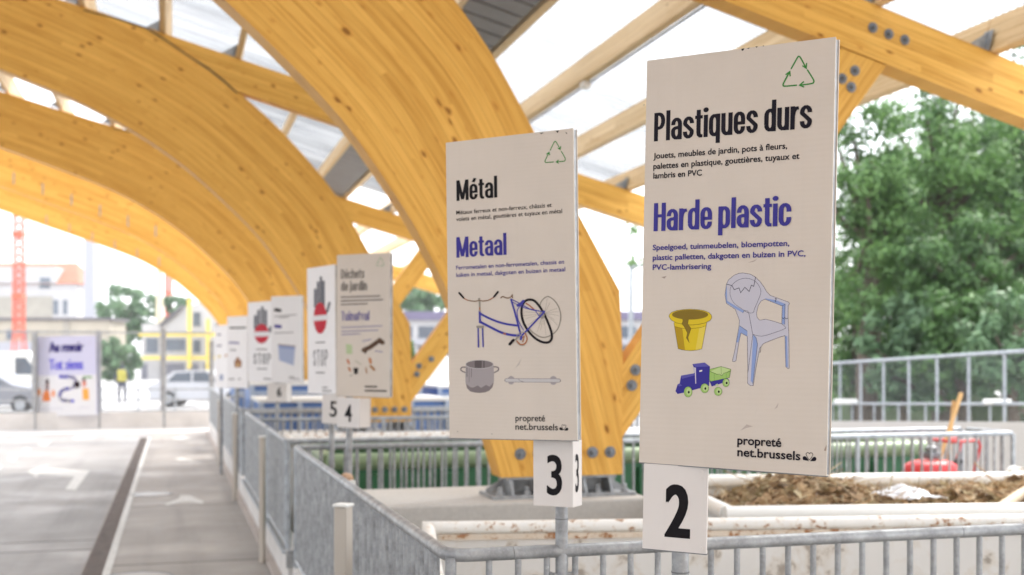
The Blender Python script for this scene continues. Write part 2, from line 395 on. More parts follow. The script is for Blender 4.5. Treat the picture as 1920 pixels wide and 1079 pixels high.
# lane markings
def marking(name, polys, z=.004):
    b = MB()
    for p in polys: b.prism([(q[0], q[1]) for q in p], (0, 0, z - .003), (1, 0, 0), (0, 1, 0), (0, 0, 1), .003)
    return struct(name, b, MARK)
marking('edge_line', [[(-.575, -2), (-.512, -2), (-.512, 29), (-.575, 29)]], .006)
def gp(L, ox=0, oy=740, s=3.1833): return [tuple(on_z(ox + x / s, oy + y / s)[:2]) for x, y in L]
marking('turn_arrow', [gp([(165, 460), (290, 420), (262, 440), (535, 455), (450, 572), (390, 568), (445, 492), (235, 478), (215, 494)])])
marking('forward_arrow', [gp([(985, 655), (1070, 622), (1075, 605), (1130, 603), (1215, 640), (1205, 652), (1130, 640), (1060, 645), (1000, 662)])])
marking('forward_arrow', [gp([(1045, 385), (1085, 376), (1165, 400), (1120, 396), (1075, 396)])])
marking('lane_dash', [gp(q) for q in ([(42,385),(70,365),(104,372),(80,402)], [(128,340),(155,320),(185,328),(160,355)], [(222,300),(262,285),(305,282),(270,310)], [(-12,440),(0,420),(14,428),(0,450)])])
marking('lane_dash', [gp([(435,258),(560,246),(570,256),(450,270)]), gp([(1020,262),(1090,250),(1140,262),(1080,274)])])
slab('footway', -.511, .80, -9, 31, -.05, .0009, FOOT)
# expansion joints cut in the lane
b = MB()
for py in (948, 866, 1056):
    y = on_z(330, py)[1]; b.box((.12, y, .0015), (1.26, .028, .003))
for py in (1036, 1018):
    y = on_z(40, py)[1]; b.box((-3.2, y, .0015), (4.9, .02, .003))
struct('lane_joint', b, plain('joint_filler', (.12, .11, .10), .9))
# kerb along the loading bays
b = MB(); b.box((.955, 6.2, .125), (.17, 5.6, .25), bev=.012); struct('kerb', b, KERB)
b = MB(); b.box((.955, 16.9, .13), (.17, 15.0, .26), bev=.012); struct('kerb', b, KERB)
b = MB(); b.box((.955, 27.6, .13), (.17, 6.3, .26), bev=.012); struct('kerb', b, KERB)
b = MB(); b.box((.835, 17.2, .014), (.075, 27.4, .028), bev=.006); struct('kerb', b, concrete('footing_concrete', (.40, .35, .32), 2.0))

# the slotted drain between lane and footway
t = thing('drain_channel', (-.66, 10, 0), 'long dark slotted drain grate running along the lane beside the white line', 'drain')
b = MB(); b.box((-.66, 13.5, -.004), (.165, 31, .012)); b.build('channel_bed', plain('drain_dark', (.05, .045, .045), .8), t)
b = MB()
for s in (-.745, -.575): b.box((s, 13.5, .001), (.014, 31, .008))
y = -1.8
while y < 28.9:
    b.box((-.66, y, .002), (.15, .018, .007)); y += .05
b.build('grate', plain('drain_iron', (.16, .13, .115), .55, .3, 8, .3), t)
t = thing('manhole_cover', on_z(283, 927), 'round pale steel manhole cover set in the footway near the white line', 'manhole cover')
c_ = on_z(283, 927); b = MB(); b.disc((c_.x, c_.y, 0.0), (0, 0, 1), .27, .006, 28); b.build('cover', plain('cover_steel', (.20, .205, .21), .35, .15, 6, .3), t)
b = MB(); b.tube([(c_.x + .28 * math.cos(a), c_.y + .28 * math.sin(a), -.004) for a in [i * math.pi / 16 for i in range(32)]], .014, 6, closed=True); b.build('cover_ring', GALV_D, t)
c2 = on_z(258, 1084); o = copy_tree(t, (c2.x, c2.y, 0)); tag(o, 'dark round manhole cover at the bottom edge beside the drain')

# ================================================================= THE TIMBER CANOPY
AY = [.2, 7.4, 14.6, 21.8, 29.0, 36.2]; TH = .22; RIDGE = -7.0
can = thing('timber_canopy', (2.5, 7.5, 0), 'glued timber arch canopy with clear corrugated roof over the lane and bays', 'canopy')
INN = [(2.03,1.05),(1.94,1.35),(1.82,1.85),(1.67,2.26),(1.46,2.66),(1.22,3.02),(.98,3.33),(.60,3.71),(.13,4.12),(-.40,4.48),(-1.05,4.82),(-1.9,5.14),(-2.82,5.46),(-3.74,5.77),(-4.66,6.09),(RIDGE,6.90)]
OUT = [(2.87,1.05),(2.87,1.40),(2.87,1.85),(2.85,2.27),(2.60,2.70),(2.29,3.23),(1.94,3.82),(1.55,4.30),(1.05,4.80),(.40,5.30),(-.30,5.72),(-1.5,6.05),(-2.6,6.355),(-3.6,6.63),(-4.6,6.905),(RIDGE,7.565)]
def smooth(P, n=5, keep=(3,)):
    o = []
    for i in range(len(P) - 1):
        p0, p1, p2, p3 = (Vector((*P[max(0, min(len(P)-1, j))], 0)) for j in (i-1, i, i+1, i+2))
        if i in keep: p0 = p1 * 2 - p2
        if i + 1 in keep: p3 = p2 * 2 - p1
        for k in range(n):
            u = k / n
            o.append(.5 * ((2*p1) + (p2-p0)*u + (2*p0-5*p1+4*p2-p3)*u*u + (3*p1-p0-3*p2+p3)*u**3))
    o.append(Vector((*P[-1], 0))); return o
I_, O_ = smooth(INN, 5, (0, 1, 2)), smooth(OUT, 5, (0, 1, 2, 3))
def arch_mesh():
    b = MB(); st = []
    s = 0
    for i in range(len(I_)):
        if i: s += ((I_[i] - I_[i-1]).length + (O_[i] - O_[i-1]).length) / 2
        st.append((I_[i], O_[i], s))
    full = st + [(Vector((2*RIDGE - a.x, a.y, 0)), Vector((2*RIDGE - c.x, c.y, 0)), 2*s - q) for a, c, q in reversed(st[:-1])]
    for y, fl in ((-TH/2, 0), (TH/2, 1)):
        rows, uvs = [], []
        for a, c, q in full:
            K = 4; wd = (c - a).length
            rows.append([(a.x + (c.x-a.x)*k/K, y, a.y + (c.y-a.y)*k/K) for k in range(K+1)]); uvs.append([(q + fl*31, wd*k/K) for k in range(K+1)])
        b.grid(rows if not fl else [list(reversed(r_)) for r_ in rows], False, False, uvs if not fl else [list(reversed(r_)) for r_ in uvs])
    for side in (0, 1):
        rows = [[(p[side].x, -TH/2, p[side].y), (p[side].x, TH/2, p[side].y)] for p in full]
        uvs = [[(p[2] + 11*side, 3.02), (p[2] + 11*side, 3.02 + .04)] for p in full]
        b.grid(rows if side else [list(reversed(r_)) for r_ in rows], False, False, uvs)
    for k in (0, -1):
        a, c, q = full[k]; b.face([(a.x, -TH/2, a.y), (c.x, -TH/2, c.y), (c.x, TH/2, c.y), (a.x, TH/2, a.y)])
    return b
def place(b, Y):
    for v in b.v: v.y += Y
    return b
def rafter_mesh():
    b = MB(); top = lambda x: 5.66 - .275 * x; bot = lambda x: 5.25 - .272 * x
    P = [(-.62, 5.83), (-.30, 5.735), (-.06, 5.60), (.17, 5.45), (.405, 5.31), (.58, 5.18), (.73, 5.06)]
    P += [(6.5, bot(6.5)), (6.55, top(6.55))]
    n = len(b.v); b.prism(P, (0, .095, 0), (1, 0, 0), (0, 0, 1), (0, -1, 0), .19)
    b.uv = [[(p[0]*1.04, (p[1] + .275*p[0]) + 1.0) for p in f_] for f_ in b.uv]
    return b
def strut_mesh():
    b = MB(); b.beam((2.87 + .105, 0, 1.40 + .26), (4.90 - .11, 0, 3.98 + .13), .18, .285, (0, 1, 0))
    return b
def strut_mesh():
    b = MB(); P = [(2.875, 1.29), (2.875, 1.77), (4.49, 3.94), (4.50, 4.02), (4.905, 3.912), (4.90, 3.98)]
    P = [(2.875, 1.29), (2.875, 1.77), (4.53, 4.015), (4.895, 3.915)]
    b.prism(P, (0, .085, 0), (1, 0, 0), (0, 0, 1), (0, -1, 0), .17)
    ux, uy = Vector((.6, .8)), Vector((-.8, .6))
    b.uv = [[(Vector(p).dot(ux), Vector(p).dot(uy) + 4) for p in f_] for f_ in b.uv]
    return b
def bolt_mesh(x, z, y):
    b = MB(); b.disc((x, y, z), (0, -1, 0), .038, .008, 16); b.disc((x, y - .008, z), (0, -1, 0), .02, .016, 6); b.disc((x, y - .02, z), (0, -1, 0), .010, .018, 8); return b
def bracket_mesh():
    b = MB(); z0, z1 = .915, 1.05
    b.box((2.45, 0, z0 + .012), (.98, .36, .024)); b.box((2.45, 0, z1 - .010), (.76, .2, .016))
    for x0 in (2.10, 2.29, 2.60, 2.78):
        b.prism([(-.16, z0 + .024), (.16, z0 + .024), (.10, z1 - .018), (-.10, z1 - .018)], (x0 - .008, 0, 0), (0, 1, 0), (0, 0, 1), (1, 0, 0), .016)
    for x0, sg in ((2.115, -1), (2.785, 1)):
        b.prism([(0, z0 + .024), (.14 * sg, z0 + .024), (.14 * sg, z0 + .05), (.02 * sg, z1 - .02), (0, z1 - .02)], (x0, .07, 0), (1, 0, 0), (0, 0, 1), (0, -1, 0), .016)
    for x0 in (2.19, 2.70):
        b.box((x0, .03, (z0 + z1) / 2), (.16, .016, z1 - z0 - .05))
    for x0 in (2.02, 2.2, 2.69, 2.88): b.tube([(x0, -.12, z0 + .02), (x0, -.12, z0 + .075)], .016, 8); b.disc((x0, -.12, z0 + .024), (0, 0, 1), .028, .018, 6)
    return b
proto = {}
BOLTS = [(2.16 + .124 * k, 1.20) for k in range(6)]
RB = [tuple(on_y(px, py, 7.3)[i] for i in (0, 2)) for px, py in ((1637, 52), (1667, 64), (1697, 75))]
SB = [tuple(on_y(px, py, 7.3)[i] for i in (0, 2)) for px, py in ((1605, 132), (1581, 147), (1598, 163))]
SL = [tuple(on_y(px, py, 7.3)[i] for i in (0, 2)) for px, py in ((1193, 694), (1186, 723))] + [(3.13, 1.83)]
for i, Y in enumerate(AY):
    if i == 0:
        a = place(arch_mesh(), 7.4).build('arch', W_ARCH, can, weld=True); proto['arch'] = a
        r_ = place(rafter_mesh(), 7.4).build('rafter', W_BEAM, a); s_ = place(strut_mesh(), 7.4).build('strut', W_BEAM, a)
        f_ = place(bracket_mesh(), 7.4).build('foot_bracket', GALV, a)
        bl = [bolt_mesh(x, z, 7.4 - TH/2).build('bolt', BOLT, a) for x, z in BOLTS]
        bl += [bolt_mesh(x, z, 7.4 - .095).build('bolt', BOLT, a) for x, z in RB]
        bl += [bolt_mesh(x, z, 7.4 - .085).build('bolt', BOLT, a) for x, z in SB + SL]
        a0 = a
    else:
        Yk = AY[i] if i > 1 else AY[0]
        c = copy_tree(a0, (a0.location.x, a0.location.y + (Yk - 7.4), a0.location.z), can)
# fixing slots seen as rows of short marks on the far arches
for Y in (29.0, 36.2):
    for k in range(6):
        b = MB(); x = -3.5 + k * .62; z = 5.55 - (x + 4.66) * .36 + .85
        if Y > 30: z -= .12
        b.box((x, Y - TH/2 - .004, z), (.03, .008, .26)); b.build('fixing_plate', GALV, can)
for Y in AY[1:]:  # added dark strip draws the shadow line where rafter meets arch
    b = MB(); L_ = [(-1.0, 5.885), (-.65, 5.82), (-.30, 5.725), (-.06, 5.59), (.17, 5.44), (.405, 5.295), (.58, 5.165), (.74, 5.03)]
    b.tube([(x, Y - .10, z) for x, z in L_], .016, 5); b.build('joint_shadow_strip', plain('joint_shadow', (.05, .04, .03), .8), can)
# purlins lie on the rafters; the sheets lie on the purlins
PX = [-6.2, -5.3, -4.45, -3.6, -2.75, -1.88, -1.02, -.12, .75, 1.62, 2.47, 3.06, 3.92, 4.82, 5.80]
PH = .28
rz = lambda x: 5.66 - .275 * x
for x in PX:
    wd = .07
    b = MB(); sl_ = math.atan(.275); ax = (Vector((math.cos(sl_), 0, -math.sin(sl_))), Vector((0, 1, 0)), Vector((math.sin(sl_), 0, math.cos(sl_))))
    for k in range(5):
        y0, y1 = AY[k], AY[k + 1]
        b.box(Vector((x, (y0 + y1) / 2, rz(x) + .004)) + ax[2] * PH / 2, (wd, y1 - y0 - .012, PH), ax)
    p_ = b.build('purlin', W_PURL, can)
    for y in AY[:]:
        if 1:
            b = MB(); b.prism([(0, 0), (-.16, 0), (-.16, .012), (-.012, .17), (0, .17)], Vector((x - .036, y - .06, rz(x) + .012)), ax[0], ax[2], (0, -1, 0), .004)
            b.box(Vector((x - .040, y - .06, rz(x) + .095)) , (.006, .10, .16), ax); b.build('angle_bracket', GALV_F, p_)
# the canopy goes on behind the camera
for Y in (-7.0, -14.2): copy_tree(a0, (a0.location.x, a0.location.y + (Y - 7.4), a0.location.z), can)
for y0, y1 in ((-6.99, .18), (-14.2, -7.01)):
    b = MB(); zf = lambda x: rz(x) + PH + .026; zg = lambda x: rz(2*RIDGE - x) + PH + .026
    b.face([(RIDGE, y0, zf(RIDGE)), (6.02, y0, zf(6.02)), (6.02, y1, zf(6.02)), (RIDGE, y1, zf(RIDGE))]); b.face([(-21, y0, zg(-21)), (RIDGE - .02, y0, zg(RIDGE)), (RIDGE - .02, y1, zg(RIDGE)), (-21, y1, zg(-21))]); b.build('roof_sheet', SHEET, can)
# conduit and small lamp under one purlin
b = MB(); x = 3.92; b.tube([(x + .045, .3, rz(x) - .02), (x + .045, 36, rz(x) - .02)], .012, 6); b.build('conduit', GALV_F, can)
lp = on_x(1098, 160, 3.94); b = MB(); b.box((lp.x, lp.y, lp.z), (.09, .13, .07), bev=.02); b.build('sensor_box', WHITE_STEEL, can)
# opaque grey deck strip of folded trays between two purlins
for k in range(4):
    b = MB(); y = AY[k] + .2
    while y < AY[k + 1] - .4:
        xm = 2.765; b.box(Vector((xm, y + .16, rz(xm) + .12)), (.50, .285, .25), ax, bev=.012)
        b.box(Vector((xm, y + .32, rz(xm) + .13)), (.50, .04, .12), ax); y += .335
    b.build('tray_strip', DECK, can)
# corrugated sheets, one per bay and slope
def sheet(y0, y1, right=True):
    b = MB(); n = int((y1 - y0) / .0127); rows = []
    xs = [RIDGE, -3.5, 0, 3.5, 6.02] if right else [-21, RIDGE - .02]
    for i in range(n + 1):
        y = y0 + (y1 - y0) * i / n; dz = .010 * math.sin(2 * math.pi * y / .076)
        rows.append([(x, y, (rz(x) if right else rz(2*RIDGE - x)) + PH + .026 + dz) for x in xs])
    b.grid(rows, True); return b
for k in range(3):
    sheet(AY[k] - .01, AY[k + 1] - .012).build('roof_sheet', SHEET, can)
    b = MB(); zf = lambda x: rz(2*RIDGE - x) + PH + .026
    b.face([(-21, AY[k], zf(-21)), (RIDGE - .02, AY[k], zf(RIDGE)), (RIDGE - .02, AY[k+1] - .012, zf(RIDGE)), (-21, AY[k+1] - .012, zf(-21))]); b.build('roof_sheet', SHEET, can)

# concrete plinths under the arch feet
for i, Y in enumerate((7.4, 14.6, 21.8, 29.0)):
    b = MB(); b.box((2.0, Y + .18, (PIT + .915) / 2), (1.98, 1.0, .915 - PIT), bev=.015)
    o = b.build('concrete_plinth', CONC); o2 = tag(o, ['pale concrete plinth carrying the nearest arch foot behind the corner railing', 'concrete plinth under the second arch foot beside the blue bins',
        'concrete plinth under the third arch foot behind the number six sign', 'concrete plinth under the fourth arch foot at the far end of the bays'][i], 'plinth', 'plinths under the arch feet')

# ================================================================= RAILINGS, BOLLARDS
RZ = 1.2
def bar_run(t, p0, p1, z0, z1, step=.095, skip=(), r=.0105):
    p0, p1 = Vector(p0), Vector(p1); L = (p1 - p0).length; n = int(L / step); first = None
    for k in range(1, n + 1):
        q = p0 + (p1 - p0) * (k * step / L)
        if any((q - Vector(s)).length < .045 for s in skip) or (p1 - q).length < .02: continue
        if first is None:
            b = MB(); b.tube([(q.x, q.y, z0), (q.x, q.y, z1)], r, 8); first = b.build('baluster', GALV, t); q0 = q; loc = first.location.copy()
        else:
            copy_part(first, t, loc + Vector((q.x - q0.x, q.y - q0.y, 0)))
# near corner railing: along the lane, round the corner, then along the bay front
FY, FX = 3.53, .815
t = thing('corner_railing', (FX, FY, 0), 'galvanised bar railing turning the near corner below sign three', 'railing', 'bar railings round the bays')
rc = .07; cor = [(FX + rc - rc * math.cos(a), FY + rc - rc * math.sin(a), RZ) for a in [i * math.pi / 12 for i in range(7)]]
b = MB(); b.tube([(FX, 5.38, RZ)] + cor + [(1.02, FY, RZ)], .0215, 12); b.tube([(1.0215, FY, RZ), (2.66, FY, RZ)], .0213, 12); b.tube([(2.6615, FY, RZ), (6.6, FY, RZ)], .0215, 12); b.build('handrail', GALV, t)
b = MB(); b.tube([(FX, 5.38, .16)] + [(p[0], p[1], .16) for p in cor] + [(6.6, FY, .16)], .016, 8); b.build('bottom_rail', GALV, t)
POST3 = at(1053, 1000, 3.72); S3 = Vector((POST3.x, FY, 0))
bar_run(t, (FX, FY + .09, 0), (FX, 5.36, 0), .165, RZ - .01, .075)
bar_run(t, (FX + .035, FY, 0), (6.55, FY, 0), .165, RZ - .01, .0945, skip=[S3])
for q in ((FX, 5.36), (FX + .01, FY + .012), (4.2, FY), (6.55, FY)):
    b = MB(); b.tube([(q[0], q[1], 0), (q[0], q[1], RZ - .006)], .018, 10); b.disc((q[0], q[1], .0), (0, 0, 1), .05, .012); b.build('post', GALV, t)
def lane_railing(y0, y1, z0, label):
    FX, RZ = .89, 1.145
    t = thing('lane_railing', (FX, y0, 0), label, 'railing', 'bar railings round the bays')
    b = MB(); b.tube([(FX, y0, RZ), (FX, y1, RZ)], .0215, 10); b.build('handrail', GALV_F, t)
    b = MB(); b.tube([(FX, y0, z0 + .05), (FX, y1, z0 + .05)], .016, 8); b.build('bottom_rail', GALV_F, t)
    bar_run(t, (FX, y0 + .02, 0), (FX, y1 - .02, 0), z0 + .05, RZ - .01, .075)
    for y in (y0 + .01, y1 - .01):
        b = MB(); b.tube([(FX, y, .1), (FX, y, RZ - .006)], .019, 8); b.build('post', GALV_F, t)
lane_railing(5.66, 8.93, .25, 'galvanised railing section along the lane just behind the nearest white post')
lane_railing(9.72, 11.6, .26, 'railing section along the lane starting past the first dark gap')
lane_railing(11.75, 15.25, .26, 'railing section along the lane between the second and third white posts')
lane_railing(16.3, 22.4, .26, 'long far railing section along the lane past the third white post')
lane_railing(23.5, 30.5, .26, 'farthest pale railing section along the lane near the exit')
def bay_railing(y, x1, label, ret=None):
    FX, RZ = .89, 1.145
    t = thing('bay_railing', (FX, y, 0), label, 'railing', 'bar railings round the bays')
    pts = [(FX, y, RZ), (x1 - .05, y, RZ), (x1 - .012, y + (.012 if ret else 0), RZ)]
    if ret: pts += [(x1, y + .05, RZ), (x1, ret, RZ)]
    b = MB(); b.tube(pts, .0215, 10); b.build('handrail', GALV_F, t)
    b = MB(); b.tube([(p[0], p[1], .12) for p in pts], .016, 8); b.build('bottom_rail', GALV_F, t)
    bar_run(t, (FX, y, 0), (x1, y, 0), .12, RZ - .01, .095)
    k = FX + .01
    while k < x1 + .02:
        b = MB(); b.tube([(k, y, -.01), (k, y, RZ - .006)], .021, 8); b.build('post', GALV_F, t); k += (x1 - FX - .01) / 4
    if ret: bar_run(t, (x1, y + .06, 0), (x1, ret, 0), .12, RZ - .01, .095)
bay_railing(9.02, 7.36, 'bar railing across the bays in front of the green skip, near side of the walkway', 9.66)
bay_railing(9.72, 7.34, 'bar railing across the bays on the far side of the walkway with the red mower')
bay_railing(13.4, 6.6, 'bar railing across the bays in front of the second arch')
bay_railing(15.4, 6.6, 'bar railing across the bays just behind the second arch')
bay_railing(16.2, 6.6, 'far bar railing across the bays in front of the blue bins')
bay_railing(22.6, 6.6, 'farthest bar railing across the bays beside sign six')
def bollard(Y, label):
    wd = .066 if Y < 8 else .045
    t = thing('square_post', (.765, Y, 0), label, 'post', 'white square posts along the kerb')
    b = MB(); ra = R(-38); AXP = (Vector((math.cos(ra), math.sin(ra), 0)), Vector((-math.sin(ra), math.cos(ra), 0)), Vector((0, 0, 1))); b.box((.765, Y, .56), (wd, wd, 1.12), AXP, bev=.006); b.build('shaft', painted('cream_post_paint', (.47, .42, .36), amt=.15), t)
    b = MB(); b.box((.765, Y, 1.127), (wd + .01, wd + .01, .014), AXP, bev=.004); b.build('cap', WHITE_STEEL, t)
bollard(5.50, 'nearest cream square post at the end of the corner railing')
bollard(10.7, 'second cream square post along the lane kerb')
bollard(15.6, 'third cream square post along the lane kerb')
bollard(20.9, 'fourth small cream square post far along the kerb')
# white corner post of the long skip with a rusty head
t = thing('guard_post', (.95, 7.0, 0), 'short white steel post with rusty head behind the nearest cream post', 'post')
p = on_y(650, 900, 6.6); b = MB(); b.box((p.x, 6.6, (p.z + PIT) / 2), (.09, .09, p.z - PIT), bev=.01); b.build('shaft', WHITE_STEEL, t)
b = MB(); b.disc((p.x, 6.6, p.z), (0, 0, 1), .04, .02, 10, .02); b.build('head', painted('rusty_head', (.5, .32, .2), amt=.9), t)
# steel guard rails on the kerb ends
t = thing('kerb_guard', (.9, 9.6, 0), 'grey steel angle guard capping the kerb end beside the lane', 'kerb guard')
b = MB(); b.box((.955, 9.42, .285), (.20, .09, .05), bev=.006); b.box((.955, 9.375, .22), (.20, .012, .10)); b.build('end_cap', GALV, t)
b = MB(); b.box((.862, 12.6, .262), (.03, 6.0, .03)); b.build('angle_strip', GALV_F, t)

# ================================================================= SKIPS AND WHAT LIES IN THEM
def skip(name, x0, x1, y0, y1, z1, m, mr, label, cat, group=None, ribs=True, rr=.045, mi=None, rot=0):
    t = thing(name, (x0, y0, PIT) if rot else ((x0+x1)/2, (y0+y1)/2, PIT), label, cat, group); z0 = PIT + .12; w_ = .03
    b = MB()
    b.box(((x0+x1)/2, y0, (z0+z1)/2), (x1-x0, w_, z1-z0)); b.box(((x0+x1)/2, y1, (z0+z1)/2), (x1-x0, w_, z1-z0))
    b.box((x0, (y0+y1)/2, (z0+z1)/2), (w_, y1-y0-w_, z1-z0)); b.box((x1, (y0+y1)/2, (z0+z1)/2), (w_, y1-y0-w_, z1-z0))
    b.box(((x0+x1)/2, (y0+y1)/2, z0 - .015), (x1-x0, y1-y0, .05)); b.build('body', mi or m, t)
    for q in (((x0-.03, y0, z1), (x1+.03, y0, z1)), ((x0-.03, y1, z1), (x1+.03, y1, z1)), ((x0, y0+rr, z1), (x0, y1-rr, z1)), ((x1, y0+rr, z1), (x1, y1-rr, z1))):
        b = MB(); b.tube(q, rr, 12); b.build('rim_tube', mr, t)
    if ribs:
        b = MB(); x = x0 + .4
        while x < x1:
            b.box((x, y0 - .05, (z0+z1)/2 - .05), (.09, .07, z1-z0-.12)); x += .62
        b.build('side_ribs', m, t)
    if rot and not ribs and rr < .04:
        b = MB(); b.box(((x0+x1)/2, y1 - .022, z1 - .045), (x1-x0-.1, .012, .03)); b.build('rusty_lip', RUST_LIP, t)
    t.rotation_euler.z = rot; return t
TILT = R(-10.8)
skip('waste_skip', .92, 6.3, 4.15, 5.90, .95, WHITE_RUST, WHITE_RUST, 'empty white skip with rusty rim tubes and scuffed dirty inside, in the nearest bay', 'skip', 'skips standing in the bays', False, .034, WHITE_DIRTY, rot=TILT)
BX, BY = 2.96, 5.90
skip('waste_skip', BX, BX + 4.9, BY, BY + 1.78, .95, WHITE_STEEL, WHITE_STEEL, 'white skip filled with brown garden waste behind sign two', 'skip', 'skips standing in the bays', False, .05, rot=TILT)
skip('waste_skip', 1.3, 7.2, 10.15, 12.2, .93, GREEN_STEEL, GREEN_PALE, 'green skip with pale green rim seen through the railing', 'skip', 'skips standing in the bays', True, .075)
skip('waste_skip', 1.2, 7.2, 12.45, 13.2, .95, WHITE_DIRTY, WHITE_RUST, 'dirty white skip directly behind the green one', 'skip', 'skips standing in the bays', True, .05)
t = thing('guard_tube', (2.0, 8.05, 0), 'thick white steel tube lying level behind the nearest concrete plinth', 'guard rail')
b = MB(); b.tube([(1.0, 8.14, .85), (2.98, 8.14, .85)], .055, 12); b.build('tube', WHITE_STEEL, t)
b = MB()
for x in (1.1, 2.9): b.box((x, 8.14, (.80 + PIT) / 2), (.08, .08, .80 - PIT))
b.build('legs', WHITE_STEEL, t)
def crate_bin(x0, x1, y0, y1, z1, label, m=None):
    t = thing('blue_bin', ((x0+x1)/2, (y0+y1)/2, PIT), label, 'bin', 'blue bins in the far bays'); m = m or BLUE_STEEL
    z0 = PIT + .1; b = MB(); b.box(((x0+x1)/2, (y0+y1)/2, (z0+z1)/2), (x1-x0, y1-y0, z1-z0)); b.build('body', m, t)
    b = MB(); n = max(2, int((x1-x0)/.5))
    for k in range(n + 1): b.box((x0 + (x1-x0)*k/n, y0 - .03, (z0+z1)/2), (.07, .05, z1-z0))
    for k in range(4): b.box(((x0+x1)/2, y0 - .025, z1 - .12 - .34*k), (x1-x0, .04, .06))
    b.build('frame_bars', BLUE_PALE, t)
    b = MB(); b.box(((x0+x1)/2, (y0+y1)/2, z1 + .02), (x1-x0+.08, y1-y0+.08, .05)); b.build('rim', WHITE_STEEL, t)
crate_bin(1.2, 3.9, 17.0, 18.6, 1.22, 'blue barred bin in the bay behind sign five')
crate_bin(4.2, 6.4, 17.0, 18.6, 1.18, 'blue barred bin just right of the second arch')
crate_bin(1.2, 3.9, 19.0, 21.0, 1.42, 'taller blue barred bin behind another blue bin')
crate_bin(1.2, 6.0, 24.0, 26.5, 1.3, 'farthest long blue bin near the fourth arch')
crate_bin(4.3, 6.6, 19.3, 20.8, 1.35, 'blue barred bin behind the one right of the second arch')

# garden waste: a heap with twigs and dead leaves
rnd = random.Random(3)
def heap_z(x, y):
    e = min(1, max(0, (x - .10) / .6)) * (0.45 + .55 * math.cos(min(1, abs(y - 1.0) / 1.0) * math.pi * .5))
    return .76 + e * (.19 + .075 * math.sin(x * 2.6 + .4) + .045 * math.sin(x * 6.1 + y * 2) + .02 * math.sin(x * 11 + y * 7)) + rnd.uniform(-.015, .015)
b = MB(); rows = [[(.06 + 4.75 * i / 60, .06 + 1.66 * j / 22, heap_z(.06 + 4.75 * i / 60, .06 + 1.66 * j / 22)) for j in range(23)] for i in range(61)]
b.grid(rows, False)
def waste_mat():
    m, t_, p_ = mat('garden_waste'); gi = nd(t_, 'ShaderNodeNewGeometry')
    c1 = ramp(t_, gi.outputs['Random Per Island'], [(0, (.12, .08, .05)), (.25, (.38, .26, .15)), (.52, (.56, .39, .23)), (.70, (.34, .27, .13)), (1, (.74, .64, .46))])
    n = noise(t_, gi.outputs['Position'], 18, 6, .7); c2 = ramp(t_, n, [(.3, (.66, .63, .6)), (.62, (1, 1, 1))])
    t_.links.new(mixc(t_, 1.0, c1, c2, 'MULTIPLY'), p_.inputs['Base Color']); p_.inputs['Roughness'].default_value = .9; return m
for k in range(6800):
    x = .08 + 4.6 * rnd.random(); y = .09 + 1.58 * rnd.random(); z = heap_z(x, y) + .012
    an = rnd.uniform(0, 6.28); el = rnd.gauss(.1, .45); dv = Vector((math.cos(an) * math.cos(el), math.sin(an) * math.cos(el), math.sin(el)))
    if k % 3:
        L = rnd.uniform(.04, .115); s_ = dv.cross(Vector((rnd.uniform(-1,1), rnd.uniform(-1,1), rnd.uniform(-1,1)))).normalized() * L * .42; p = Vector((x, y, z))
        mid = dv.cross(s_).normalized() * L * .15
        b.face([p - dv*L*.5, p + s_*.8 + mid, p + dv*L*.5 + mid, p - s_*.8])
    else:
        L = rnd.uniform(.06, .34) if k % 21 else rnd.uniform(.3, .5); p = Vector((x, y, z)); bend = Vector((rnd.uniform(-1,1), rnd.uniform(-1,1), rnd.uniform(-.2,1))) * L * .13
        r0 = rnd.uniform(.0018, .0050); b.tube([p - dv*L*.5, p + bend, p + dv*L*.5], [r0, r0, r0*.5], 4, False)
RT = Matrix.Translation((BX, BY, 0)) @ Matrix.Rotation(TILT, 4, 'Z'); b.v = [RT @ v for v in b.v]
tag(b.build('garden_waste', waste_mat()), 'heap of brown twigs and dead leaves lying in the white skip', 'garden waste', kind='stuff')
# crumpled white plastic on the heap
b = MB(); cpt = on_y(1692, 938, 6.35); rows = []
for i in range(26):
    row = []
    for j in range(18):
        u, v = i / 25 - .5, j / 17 - .5
        x = cpt.x + u * .34 + .02 * math.sin(v * 9); y = 6.35 + v * .34 + .03 * math.sin(u * 8)
        f_ = max(0, 1 - (u * 2) ** 2 * .8 - (v * 2) ** 2 * .8)
        z = .965 + .055 * f_ * (.6 + .4 * math.sin(u * 17 + 3 * math.sin(v * 7))) + .012 * math.sin(u * 31 + v * 23) * (.4 + f_)
        row.append((x, y, z))
    rows.append(row)
b.grid(rows, True); o = b.build('plastic_sheet', plain('white_film', (.72, .74, .78), .35, .05))
md = o.modifiers.new('thickness', 'SOLIDIFY'); md.thickness = .003
tag(o, 'crumpled whitish plastic sheet lying on the brown garden waste', 'plastic sheet')
b = MB(); p0, p1 = on_y(1872, 954, 5.95), on_y(1960, 905, 6.25); b.tube([p0, (p0 + p1) / 2 + Vector((0, 0, .01)), p1], [.030, .036, .036], 9)
tag(b.build('wooden_branch', plain('peeled_wood', (.60, .49, .35), .7, .2, 9)), 'pale bare branch sticking out of the waste at the far right', 'branch')
t = thing('hose_reel', on_y(1895, 890, 7.2), 'small round white reel on the far rim of the waste skip', 'reel')
p = on_y(1895, 893, 7.28); b = MB(); b.disc((p.x, 7.26, p.z + .01), (0, -1, 0), .068, .02, 20); b.disc((p.x, 7.20, p.z + .01), (0, -1, 0), .068, .012, 20); b.build('flange', WHITE_STEEL, t)
b = MB(); b.tube([(p.x, 7.2, p.z + .01), (p.x, 7.26, p.z + .01)], .04, 14); b.build('hub', WHITE_STEEL, t)
b = MB(); b.box((p.x - .05, 7.16, p.z - .055), (.55, .10, .012)); b.build('shelf', WHITE_STEEL, t)

